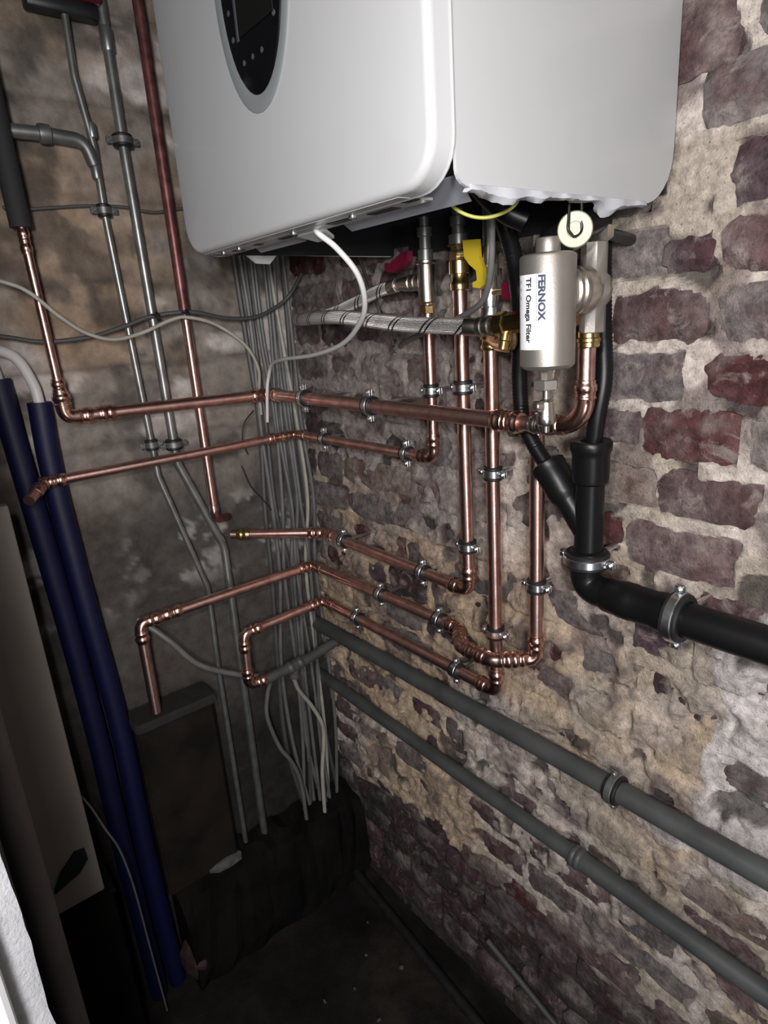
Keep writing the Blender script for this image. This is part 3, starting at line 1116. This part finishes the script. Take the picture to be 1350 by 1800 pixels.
t = thing('black_waste_pipe', 'thick black waste pipe bending and leaving along the wall at right', 'pipe', (.727, O7, 1.0))
ep = fillet([(.726, O7, 1.022), (.724, O7, .978), (.790, O7, .977), (.812, O7, .977)], .024, 10)
g = G()
g.sweep(ep, [.0190] * 2 + [.0185] * (len(ep) - 4) + [.0185, .0190], 28)
g.build('elbow', 'black_plastic', t)
g = G()
g.lathe((.752, O7, .977), XA, [(0, .0188), (.003, .0205), (.018, .0207), (.021, .0215), (.035, .0216), (.038, .0208), (.062, .0208), (.066, .0222), (.088, .0224), (.090, .019)], 28, (False, False))
g.build('sleeve', 'black_plastic', t)
pipe(t, (.812, O7, .977), (2.0, O7, .977), .0192, 'black_plastic', n=28)
clamp('bright clamp around the black pipe just below the wye', (.7255, O7, 1.014), ZA, .0192, OUT, .07, .98)
clamp('bright clamp around the black horizontal pipe with its screw hanging below', (.838, O7, .977), XA, .0200, OUT, .07, .98)


def corrugated(name, label, pts, r, cat='hose', m='black_hose', pitch=.0042):
    path = catmull(pts, 40)
    # resample evenly
    out, acc = [path[0]], 0
    step = pitch / 2
    for i in range(1, len(path)):
        a, b = path[i - 1], path[i]
        L = (b - a).length
        while acc + L >= step:
            f = (step - acc) / L
            a = a.lerp(b, f)
            out.append(a)
            L = (b - a).length
            acc = 0
        acc += L
    t = thing(name, label, cat, pts[-1])
    g = G()
    g.sweep(out, [r * (1.0 if i % 2 else .92) for i in range(len(out))], 16)
    g.build('hose', m, t)
    return t


corrugated('black_hose', 'black corrugated hose curving down left of the steel filter into the wye branch',
           [(.642, -.14, 1.470), (.643, -.12, 1.40), (.643, -.100, 1.355), (.636, -.080, 1.29), (.628, -.073, 1.231), (.630, -.070, 1.175), (.647, O7, 1.143), (.672, O7, 1.113)], .0098)
corrugated('black_hose', 'black corrugated hose dropping behind the copper elbow into the wye top',
           [(.716, -.05, 1.47), (.719, -.048, 1.36), (.727, -.056, 1.285), (.736, -.064, 1.225), (.733, O7, 1.18), (.7275, O7, 1.130)], .0098)
t = thing('black_hose', 'short black hose slanting under the boiler above the filter', 'hose', (.68, -.17, 1.41))
g = G()
g.sweep(catmull([(.645, -.20, 1.46), (.668, -.185, 1.42), (.690, -.17, 1.392), (.705, -.155, 1.380)]), .011, 16)
g.build('hose', 'black_hose', t)
g = G()
g.lathe((.738, -.135, 1.362), (.2, .6, .3), [(-.03, .012), (-.02, .016), (.01, .016), (.02, .012), (.04, .012)], 18)
g.build('connector', 'black_plastic', t)

# ================================================================== FILTER
FX, FY = .7385, -.165
flt = thing('magnetic_filter', 'satin nickel cylindrical filter with a white printed label', 'filter', (FX, FY, 1.245))
FR = .0258
g = G()
prof = [(0, .010), (0, .021), (.0015, .0235), (.004, FR), (.1005, FR), (.1025, FR - .0008), (.104, FR - .004), (.104, .010)]
g.lathe((FX, FY, 1.243), ZA, prof, 48)
g.build('canister', 'filter_nickel', flt)
g = G()
g.lathe((FX, FY, 1.346), ZA, [(0, .0108), (.0015, .0113), (.013, .0113), (.0145, .0105)], 24)
g.build('top_cap', 'filter_nickel', flt)
g = G()
g.lathe((FX - .001, FY, 1.243), (0, 0, -1), [(0, .0085), (.004, .0085), (.004, .0075), (.012, .0075)], 8)
g.build('bottom_stub', 'nickel', flt)
g = G()
g.lathe((FX - .001, FY, 1.233), (0, 0, -1), [(0, .010), (.001, .0125), (.0095, .0125), (.0105, .010)], 6)
g.build('hex_nut', 'filter_nickel', flt, smooth=False)
# drain valve
g = G()
g.lathe((FX - .001, FY, 1.224), (0, 0, -1), [(0, .0038), (.010, .0038), (.013, .0075), (.024, .0088), (.026, .0092)], 16)
dv = g.build('drain_valve', 'nickel', flt)
g = G()
g.lathe((FX - .001, FY, 1.199), (0, 0, -1), [(0, .0085), (.001, .0094), (.009, .0094), (.010, .0085), (.012, .004), (.018, .0036)], 14)
g.build('knurled_ring', 'nickel', dv)
g = G()
g.tubering((FX - .002, FY - .011, 1.2075), (-.25, -1, .1), .0026, .0056, .0045, 16)
g.build('spout', 'nickel', dv)
# union + valve body
bx, by = .7465, -.104
g = G()
ua = (V((bx, by, 1.313)) - V((FX, FY, 1.313))).normalized()
u0 = V((FX, FY, 1.313)) + ua * .020
g.lathe(u0, ua, [(0, .0205), (.002, .0225), (.006, .0225), (.007, .0212), (.009, .0235), (.013, .0235), (.014, .021), (.017, .0225), (.028, .0225), (.030, .018), (.042, .016)], 36)
un = g.build('union', 'nickel', flt)
g = G()
g.lathe((bx, by, 1.272), ZA, [(0, .0115), (.001, .0128), (.026, .0128), (.030, .0165), (.040, .0188), (.052, .0165), (.056, .0128), (.084, .0128), (.085, .0115)], 8)
g.build('valve_body', 'filter_nickel', flt)
g = G()
g.lathe((bx - .004, by, 1.258), ZA, [(0, .0102), (.001, .0112), (.005, .0112), (.006, .0122), (.009, .0122), (.010, .0108), (.016, .0108)], 18)
g.build('press_end', 'brass', flt)
# label wrapped on the canister (its centre faces the photographer's left)
A0, A1 = math.radians(-125), math.radians(-53)      # angles about the canister axis, 0 = +x
LZ0, LZ1 = 1.2625, 1.3290


def cyl(a, z, r):
    return V((FX + r * math.cos(a), FY + r * math.sin(a), z))


g = G()
n = 20
rings = []
for i in range(n + 1):
    a = A0 + (A1 - A0) * i / n
    rings.append([cyl(a, LZ0, FR + .0001), cyl(a, LZ0, FR + .0004), cyl(a, LZ1, FR + .0004), cyl(a, LZ1, FR + .0001)])
g.rings(rings)
lab = g.build('label', 'label_white', flt)


def text_on_label(s, size, a_base, z_start, m, length, off=0.0, name='lettering'):
    cu = bpy.data.curves.new(name, 'FONT')
    cu.body = s
    cu.size = size
    cu.offset = off
    cu.resolution_u = 3
    tmp = bpy.data.objects.new('tmp', cu)
    COL.objects.link(tmp)
    dg = bpy.context.evaluated_depsgraph_get()
    me = bpy.data.meshes.new_from_object(tmp.evaluated_get(dg))
    bpy.data.objects.remove(tmp)
    xs = [v.co.x for v in me.vertices]
    k = length / (max(xs) - min(xs))
    x0 = min(xs)
    for v in me.vertices:
        p = cyl(a_base + v.co.y / FR, z_start - (v.co.x - x0) * k, FR + .00065)
        v.co = p
    me.name = name
    return link_mesh(name, me, m, lab, smooth=False)


text_on_label('FERNOX', .0084, A1 - math.radians(17.5), 1.3280, 'ink_navy', .0400, .00042)
text_on_label('MAKING WATER WORK', .0020, A1 - math.radians(23), 1.3275, 'ink_navy', .0400)
text_on_label('TF1 Omega Filter', .0080, A1 - math.radians(46), 1.3265, 'ink_black', .0575, .00024)
for k in range(3):
    g = G()
    z = 1.3235 - k * .0072
    a = A0 + math.radians(8)
    g.rings([[cyl(a - .07, z, FR + .0006), cyl(a, z + .0022, FR + .0006), cyl(a + .07, z, FR + .0006), cyl(a, z - .0022, FR + .0006)],
             [cyl(a - .07, z, FR + .0007), cyl(a, z + .0022, FR + .0007), cyl(a + .07, z, FR + .0007), cyl(a, z - .0022, FR + .0007)]])
    g.build('printed_mark', 'ink_grey', lab, smooth=False)

# cream knob of the relief valve
t = thing('relief_valve', 'round cream knob on a black stem just under the boiler', 'valve', (.762, -.150, 1.37))
kn = V((.7600, -.155, 1.3645))
kd = (CAM - kn).normalized()
g = G()
g.lathe(kn - kd * .004, kd, [(0, .0135), (.001, .0155), (.005, .0155), (.0065, .0145), (.0065, .007), (.005, .0065)], 32)
k1 = g.build('knob', 'cream_knob', t)
g = G()
g.lathe(kn + kd * .002, kd, [(0, .0046), (.004, .0046), (.004, .0022), (.003, .002)], 18)
g.build('hub', 'cream_knob', k1)
g = G()
for s in (-1, 1):
    g.sweep(catmull([kn + kd * .004 + V((0, 0, -.0062)) + rt * 0, kn + kd * .004 + rt * s * .0058 + V((0, 0, .000)), kn + kd * .003 + rt * s * .0056 + V((0, 0, .012)), kn + kd * -.002 + rt * s * .005 + V((0, 0, .060))], 6), .0014, 8)
g.build('fork', 'black_plastic', t)
g = G()
g.lathe(kn - kd * .005, -kd, [(0, .009), (.015, .009), (.015, .012), (.05, .012)], 16)
g.build('stem', 'black_plastic', t)
t = thing('pipe_stub', 'small dark pipe stub entering the wall right of the filter', 'pipe', (.73, -.03, 1.36))
pipe(t, (.745, -.090, 1.366), (.722, .004, 1.363), .0060, 'dark_steel', n=12)
g = G()
g.lathe((.746, -.098, 1.366), (-.2, 1, 0), [(0, .011), (.012, .011), (.013, .009), (.02, .009)], 6)
g.build('nut', 'nickel', t, smooth=False)

# ================================================================== VALVES UNDER THE BOILER
t = thing('mounting_rail', 'dark metal valve rail under the back of the boiler', 'bracket', (.55, -.02, 1.42))
g = G()
g.box((.372, -.060, 1.4255), (.700, -.010, 1.4285))
g.box((.372, -.013, 1.385), (.700, -.010, 1.4285))
g.build('rail', 'dark_steel', t, smooth=False)


# valve 1: thin riser, red handle, side outlet for the braided hose
x, o = .4475, .050
t = thing('filling_valve', 'nickel tee valve with a magenta handle on the leftmost riser', 'valve', (x, -o, 1.305))
g = G()
g.lathe((x, -o, 1.302), ZA, [(0, .0085), (.001, .0100), (.010, .0100), (.012, .0085), (.016, .0085)], 6)
g.build('lower_nut', 'brass', t, smooth=False)
g = G()
g.lathe((x, -o, 1.316), ZA, [(0, .0105), (.002, .0125), (.050, .0125), (.052, .0145), (.055, .0145), (.056, .011)], 20)
g.build('valve_body', 'nickel', t)
g = G()
g.lathe((x, -o, 1.371), ZA, [(0, .011), (.014, .011), (.015, .0085), (.030, .0080), (.031, .0105), (.042, .0105), (.043, .007), (.06, .007)], 12)
g.build('upper_union', 'galv', t)
g = G()
g.lathe((x, -o, 1.345), (-1, 0, 0), [(0, .0095), (.018, .0095), (.019, .0115), (.023, .0115), (.024, .0102), (.029, .0102), (.030, .0115), (.034, .0115), (.035, .0105), (.048, .0100), (.049, .0088), (.062, .0086)], 18)
g.build('hose_outlet', 'nickel', t)
g = G()
g.prism([(x - .010, -o - .014, 1.385), (x - .022, -o - .016, 1.383), (x - .042, -o - .018, 1.373), (x - .055, -o - .018, 1.374), (x - .056, -o - .018, 1.364), (x - .040, -o - .018, 1.360), (x - .020, -o - .016, 1.366), (x - .010, -o - .014, 1.372)], (0, -1, 0), .010)
g.build('handle', 'red_handle', t, smooth=False)
# valve 2: yellow
x = .511
t = thing('gas_valve', 'brass valve with a curved yellow lever under the boiler', 'valve', (x, -.05, 1.33))
g = G()
g.lathe((x, -.05, 1.328), ZA, [(0, .0108), (.001, .0122), (.006, .0128), (.010, .0122), (.012, .0108), (.020, .0105), (.021, .0135), (.036, .0135), (.037, .0115)], 18)
g.build('press_end', 'brass', t)
g = G()
g.lathe((x, -.05, 1.364), ZA, [(0, .0128), (.012, .0128), (.013, .0105), (.018, .0105), (.018, .015), (.020, .015)], 6)
g.build('valve_body', 'brass', t, smooth=False)
g = G()
g.lathe((x, -.05, 1.384), ZA, [(0, .0125), (.012, .0125), (.013, .0085), (.022, .0080), (.023, .010), (.033, .010), (.034, .007), (.06, .007)], 14)
g.build('upper_union', 'galv', t)
g = G()
yl = [(.556, 1.383), (.580, 1.3815), (.5815, 1.362), (.588, 1.350), (.589, 1.330), (.582, 1.3265), (.571, 1.329), (.571, 1.334), (.578, 1.336), (.577, 1.347), (.566, 1.355), (.558, 1.364)]
g.prism([(a - .004, -.085, b) for a, b in yl], (0, 1, 0), .006)
g.build('lever', 'yellow_handle', t, smooth=False)
g = G()
g.lathe((x + .006, -.055, 1.373), (1, -.5, 0), [(0, .006), (.03, .006), (.045, .0045), (.055, .0045)], 12)
g.build('spindle', 'brass', t)
# valve 3: central riser, brass tee
x = .563
t = thing('brass_tee', 'brass tee joining the central riser with the braided hose', 'valve', (x, -.05, 1.26))
g = G()
g.lathe((x, -.05, 1.252), ZA, [(0, .0108), (.001, .0120), (.004, .0132), (.008, .0120), (.010, .0110), (.013, .0110), (.014, .0138), (.030, .0138), (.031, .012), (.040, .012)], 18)
g.build('press_end', 'brass', t)
g = G()
g.lathe((x, -.05, 1.290), ZA, [(0, .0135), (.014, .0135), (.015, .0110), (.022, .0110), (.022, .0125), (.036, .0125), (.037, .0095), (.050, .0095), (.051, .0115), (.064, .0115), (.065, .008), (.14, .008)], 14)
g.build('upper_union', 'zinc', t)
g = G()
g.lathe((.600, -.114, 1.283), (1, .1, .05), [(0, .0098), (.004, .0115), (.010, .0115), (.011, .0102), (.014, .0102), (.015, .0118), (.020, .0118), (.021, .0100), (.030, .0100)], 18)
g.build('hose_nut', 'nickel', t)
g = G()
g.lathe((.628, -.111, 1.285), (1, .05, .05), [(0, .0118), (.001, .0135), (.013, .0135), (.014, .0115), (.10, .0115)], 8)
g.build('crossover', 'brass', t, smooth=False)
g = G()
g.sweep(fillet([(.640, -.105, 1.282), (.640, -.104, 1.262), (.60, -.075, 1.262), (.566, -.052, 1.268)], .012), .0095, 14)
g.build('branch', 'brass', t)
g = G()
g.lathe((.640, -.110, 1.276), (0, -.3, -1), [(0, .008), (.010, .008), (.011, .0062), (.020, .0062)], 10)
g.build('drain_cap', 'brass', t)
t = thing('red_valve_handle', 'small red valve handle half hidden left of the filter', 'valve', (.615, -.07, 1.31))
g = G()
g.prism([(.606, -.070, 1.330), (.636, -.072, 1.330), (.640, -.072, 1.318), (.632, -.072, 1.309), (.606, -.070, 1.312)], (0, -1, 0), .008)
g.build('handle', 'red_handle', t, smooth=False)
g = G()
g.lathe((.612, -.072, 1.321), (-.9, .4, 0), [(0, .004), (.04, .004)], 10)
g.build('spindle', 'brass', t)

# braided hose: a hairpin loop
t = thing('braided_hose', 'silver braided flexible hose bent into a hairpin loop', 'hose', (.22, -.1, 1.31))
hp = catmull([(.386, -.051, 1.3445), (.350, -.056, 1.340), (.300, -.066, 1.326), (.252, -.078, 1.314), (.222, -.098, 1.309), (.226, -.124, 1.3075), (.270, -.142, 1.307), (.330, -.152, 1.3075), (.394, -.156, 1.305), (.501, -.148, 1.2925), (.570, -.128, 1.286), (.602, -.1145, 1.2832)], 14)
g = G()
g.sweep(hp, .0096, 20)
g.build('braid', 'braid', t, uv=True)
for a, b in ((hp[0], hp[3]), (hp[-1], hp[-5])):
    g = G()
    d = (b - a)
    g.lathe(a, d, [(0, .0088), (.001, .0100), (.016, .0100), (.018, .0090)], 18)
    g.build('ferrule', 'nickel', t)


# ================================================================== CABLES
def cable(name, label, pts, r, m, cat='cable', group=None, seg=8, n=10, straight=False):
    path = catmull(pts, seg)
    g = G()
    g.sweep(path, r, n)
    o = g.build(name, m)
    return tag(o, label, cat, group)


cable('white_cable', 'white cable drooping from the boiler bracket round to the corner',
      [(.566, -.306, 1.402), (.566, -.302, 1.386), (.579, -.29, 1.370), (.584, -.27, 1.345), (.567, -.25, 1.318), (.528, -.23, 1.296), (.446, -.2, 1.272), (.328, -.17, 1.256), (.193, -.142, 1.247), (.11, -.118, 1.236), (.082, -.112, 1.215), (.076, -.116, 1.188), (.07, -.12, 1.13)], .0030, 'white_pvc')
cable('pale_cable', 'pale cable waving across the pipes on the left wall',
      [(.066, -.60, 1.415), (.068, -.503, 1.385), (.069, -.471, 1.369), (.068, -.439, 1.336), (.062, -.405, 1.310), (.06, -.365, 1.297), (.06, -.319, 1.304), (.06, -.269, 1.321), (.06, -.239, 1.324), (.06, -.19, 1.309), (.06, -.141, 1.272), (.056, -.118, 1.228), (.036, -.112, 1.18), (.03, -.11, 1.14)], .0030, 'cream_cable')
cable('dark_cable', 'dark cable crossing the left wall behind the pale waving cable',
      [(.030, -.62, 1.325), (.030, -.518, 1.313), (.030, -.461, 1.301), (.034, -.395, 1.303), (.037, -.341, 1.315), (.042, -.292, 1.329), (.054, -.229, 1.332), (.048, -.163, 1.319), (.045, -.107, 1.318), (.042, -.060, 1.333), (.05, -.03, 1.355), (.08, -.018, 1.39)], .0034, 'dark_cable')
cable('thin_cable', 'thin dark cable fixed level high on the left wall',
      [(.010, -.47, 1.490), (.010, -.44, 1.489), (.010, -.36, 1.497), (.012, -.30, 1.498), (.012, -.25, 1.492), (.012, -.20, 1.500), (.010, -.15, 1.50)], .0024, 'dark_cable')
for lab, y, z in (('black cable tie around the cables at the thicker conduit', -.287, 1.3275), ('black cable tie around the cables at the old red pipe', -.236, 1.3285)):
    t = thing('cable_tie', lab, 'cable tie', (.05, y, z), 'cable ties on the left wall')
    g = G()
    g.tubering((.054, y, z), (.2, 1, .25), .0068, .0082, .0022, 14)
    g.build('loop', 'zip_tie', t)
    g = G()
    g.box((.058, y - .006, z - .001), (.063, y + .001, z + .004), .0006)
    g.build('head', 'zip_tie', t)
    g = G()
    g.sweep([(.062, y - .004, z + .002), (.064, y - .014, z + .004)], .0012, 6)
    g.build('tail', 'zip_tie', t)

lab_b = {'grey_cable': 'grey electric cable among the vertical bundle hanging in the corner',
         'dark_cable': 'dark cable among the grey vertical bundle hanging in the corner',
         'cream_cable': 'cream cable among the grey vertical bundle hanging in the corner'}
grp = 'cables in the corner bundle'
spec = [  # top y, mid y, bottom y, depth
    (-.118, -.112, -.135, .012, 'dark_cable', .0040), (-.106, -.104, -.120, .014, 'grey_cable', .0034), (-.095, -.088, -.095, .012, 'dark_cable', .0036),
    (-.086, -.082, -.110, .020, 'grey_cable', .0032), (-.076, -.066, -.090, .012, 'grey_cable', .0032), (-.060, -.058, -.070, .018, 'grey_cable', .0032),
    (-.045, -.052, -.080, .012, 'grey_cable', .0034), (-.036, -.040, -.050, .020, 'grey_cable', .0030), (-.052, -.030, -.040, .016, 'cream_cable', .0030),
    (-.026, -.022, -.030, .012, 'dark_cable', .0036), (-.018, -.014, -.022, .020, 'grey_cable', .0032), (-.064, -.074, -.060, .026, 'grey_cable', .0028)]
for i, (yt, ym, yb, dx, m, r) in enumerate(spec):
    j = lambda a: R.uniform(-a, a)
    cable('bundle_cable', lab_b[m], [(dx, yt, 1.72), (dx + .004, yt + j(.006), 1.50), (dx + j(.004), (yt + ym) / 2 + j(.008), 1.30), (dx + j(.004), ym + j(.006), 1.12),
                                  (dx + .004, ym + j(.010), .95), (dx + .004, (ym + yb) / 2 + j(.010), .80), (dx + .006, yb + j(.012), .60), (dx + .008, yb + j(.016), .40), (dx + .012, yb + j(.02), .20)],
          r * 1.25, m, 'cable', grp, 7, 8)
cable('grey_cable', 'grey cable hanging from the boiler past the yellow lever',
      [(.66, -.155, 1.44), (.657, -.15, 1.405), (.648, -.14, 1.371), (.636, -.13, 1.339), (.607, -.112, 1.311), (.545, -.092, 1.293), (.450, -.066, 1.276), (.385, -.040, 1.265), (.340, -.014, 1.256)], .0036, 'grey_cable')
cable('earth_wire', 'green yellow earth wire looping under the boiler side',
      [(.690, -.255, 1.41), (.702, -.252, 1.390), (.715, -.240, 1.379), (.728, -.225, 1.378), (.735, -.205, 1.388), (.735, -.195, 1.41)], .0016, 'earth_green', 'wire')
cable('thin_wire', 'thin dark wire running down the bricks behind the white cable',
      [(.235, -.016, 1.44), (.25, -.018, 1.408), (.268, -.018, 1.372), (.299, -.02, 1.318), (.300, -.018, 1.285)], .0022, 'dark_cable', 'wire')
cable('cream_tube', 'cream tube curling down from the grey tee in the corner',
      [(.088, -.140, .600), (.075, -.125, .560), (.062, -.092, .500), (.060, -.070, .440), (.060, -.072, .390), (.062, -.085, .320), (.060, -.09, .19)], .0045, 'cream_cable', 'tube')
cable('cream_tube', 'second pale tube curling beside the cable bundle near the floor',
      [(.07, -.180, .615), (.060, -.190, .575), (.060, -.198, .523), (.060, -.180, .441), (.060, -.155, .385), (.06, -.14, .320), (.055, -.135, .19)], .0045, 'grey_cable', 'tube')
cable('grey_tube', 'grey tube sagging from the dipped copper pipe to the copper loop',
      [(.030, -.405, .815), (.040, -.392, .800), (.060, -.365, .766), (.070, -.323, .704), (.072, -.255, .655), (.080, -.195, .625)], .0055, 'grey_cable', 'tube')
cable('thin_wire', 'thin black wire curling off the bundle between the upper copper pipes',
      [(.03, -.125, 1.15), (.035, -.150, 1.13), (.035, -.158, 1.10), (.032, -.150, 1.07)], .0012, 'black_cable', 'wire')
cable('thin_wire', 'thin black wire curling off the bundle below the second copper pipe',
      [(.03, -.165, 1.05), (.035, -.155, 1.01), (.035, -.135, .98), (.032, -.115, .95)], .0012, 'black_cable', 'wire')

# ================================================================== BLUE SLEEVES
def sleeve(label, path, white):
    t = thing('blue_sleeve', label, 'pipe', path[-1])
    pts = catmull(path, 6)
    g = G()
    g.sweep(pts, .0175, 20)
    g.build('sleeve', 'blue_sleeve', t)
    g = G()
    top = V(path[0])
    g.sweep(catmull([top - V((0, 0, .03))] + [top + V(d) for d in white], 8), .0080, 14)
    g.build('inner_pipe', 'white_pvc', t)


sleeve('blue sleeve whose white pipe arches over to the left', [(.022, -.482, 1.212), (.022, -.486, 1.10), (.028, -.482, .9), (.030, -.472, .62), (.030, -.474, .35), (.030, -.468, -.01)],
       [(0, 0, .0), (0, -.003, .03), (.004, -.02, .070), (.006, -.055, .085), (.006, -.10, .085), (.006, -.17, .07)])
sleeve('blue sleeve at far left with a straight white pipe end', [(.022, -.530, 1.252), (.022, -.527, 1.15), (.024, -.521, 1.0), (.026, -.514, .80), (.030, -.511, .6), (.030, -.512, .35), (.030, -.507, -.01)],
       [(0, 0, 0), (0, -.006, .04), (0, -.02, .10)])

# ================================================================== BOARD, BASE, POST, BOX, DEBRIS
t = thing('beige_board', 'tall beige board standing at the left edge', 'board', (.14, -.66, .415))
g = G()
g.box((.130, -.80, .415), (.150, -.571, 1.090), .0015)
g.build('panel', 'beige_board', t, smooth=False)
g = G()
g.prism([(.150, -.625, .415 + .075), (.150, -.600, .415 + .100), (.150, -.585, .415 + .098), (.150, -.584, .415 + .078), (.150, -.600, .415 + .060), (.150, -.640, .415 + .045)], (1, 0, 0), .006)
g.build('dark_mark', 'dark_steel', t, smooth=False)  # raised dark mark on the face of the board
t = thing('low_cabinet', 'dark low cabinet under the beige board', 'cabinet', (.08, -.68, 0))
g = G()
g.box((.03, -.80, 0), (.155, -.560, .405), .003)
g.build('carcass', 'dark_base', t, smooth=False)
g = G()
g.box((.025, -.80, .405), (.160, -.556, .415), .002)
g.build('top', 'dark_base', t, smooth=False)
t = thing('grey_post', 'grey round post between the beige board and the pale doorway plaster', 'post', (.45, -.669, 0))
g = G()
g.sweep([(.45, -.6685, 0), (.45, -.6685, 1.0), (.45, -.6685, 2.0)], .0155, 24)
g.build('shaft', 'post_grey', t)
g = G()
g.lathe((.45, -.6685, 0), ZA, [(0, .028), (.006, .028), (.007, .018)], 20)
g.build('foot', 'post_grey', t)
t = thing('brown_box', 'low brown box on the left wall under the dipped copper pipe', 'box', (.04, -.37, .34))
g = G()
g.box((.002, -.452, .218), (.050, -.300, .610), .006)
g.build('body', 'brown_box', t, smooth=False)
g = G()
g.box((.000, -.455, .610), (.070, -.297, .630), .005)
g.build('lid', 'box_lid', t, smooth=False)
cable('thin_cable', 'thin pale cable trailing down beside the blue sleeves near the floor',
      [(.118, -.585, .62), (.115, -.560, .56), (.115, -.545, .50), (.11, -.530, .44), (.10, -.520, .34), (.09, -.515, .18), (.085, -.51, .003)], .0018, 'grey_cable')


def rock(name, label, c, s, m, seed, cat, group=None, parent=None):
    rr = random.Random(seed)
    g = G()
    n, k = 9, 5
    rings = []
    for i in range(k + 1):
        ph = math.pi * (i + .25) / (k + .5)
        rings.append([V((c[0] + s[0] * math.sin(ph) * math.cos(6.283 * j / n) * rr.uniform(.75, 1.1), c[1] + s[1] * math.sin(ph) * math.sin(6.283 * j / n) * rr.uniform(.75, 1.1),
                         c[2] + s[2] - s[2] * math.cos(ph) * rr.uniform(.85, 1.0))) for j in range(n)])
    g.rings(rings)
    o = g.build(name, m, None, smooth=False)
    return tag(o, label, cat, group)


rock('plaster_lump', 'pale lump of plaster lying on the dark ledge below the brown box', (.045, -.33, .212), (.020, .045, .014), 'chip', 3, 'lump')
rock('brick_fragment', 'reddish brick fragment behind the blue sleeves on the floor', (.060, -.425, .0), (.045, .035, .055), 'rubble_red', 5, 'brick')
chips = [(.20, -.09), (.26, -.14), (.33, -.10), (.38, -.20), (.28, -.26), (.42, -.28), (.50, -.22), (.47, -.34), (.36, -.36), (.30, -.20)]
for i, (x, y) in enumerate(chips):
    rock('plaster_chip', 'small pale plaster chip on the dark floor', (x, y, -.004), (R.uniform(.002, .006), R.uniform(.002, .006), .004), 'chip', 20 + i, 'chip', 'plaster chips on the floor')
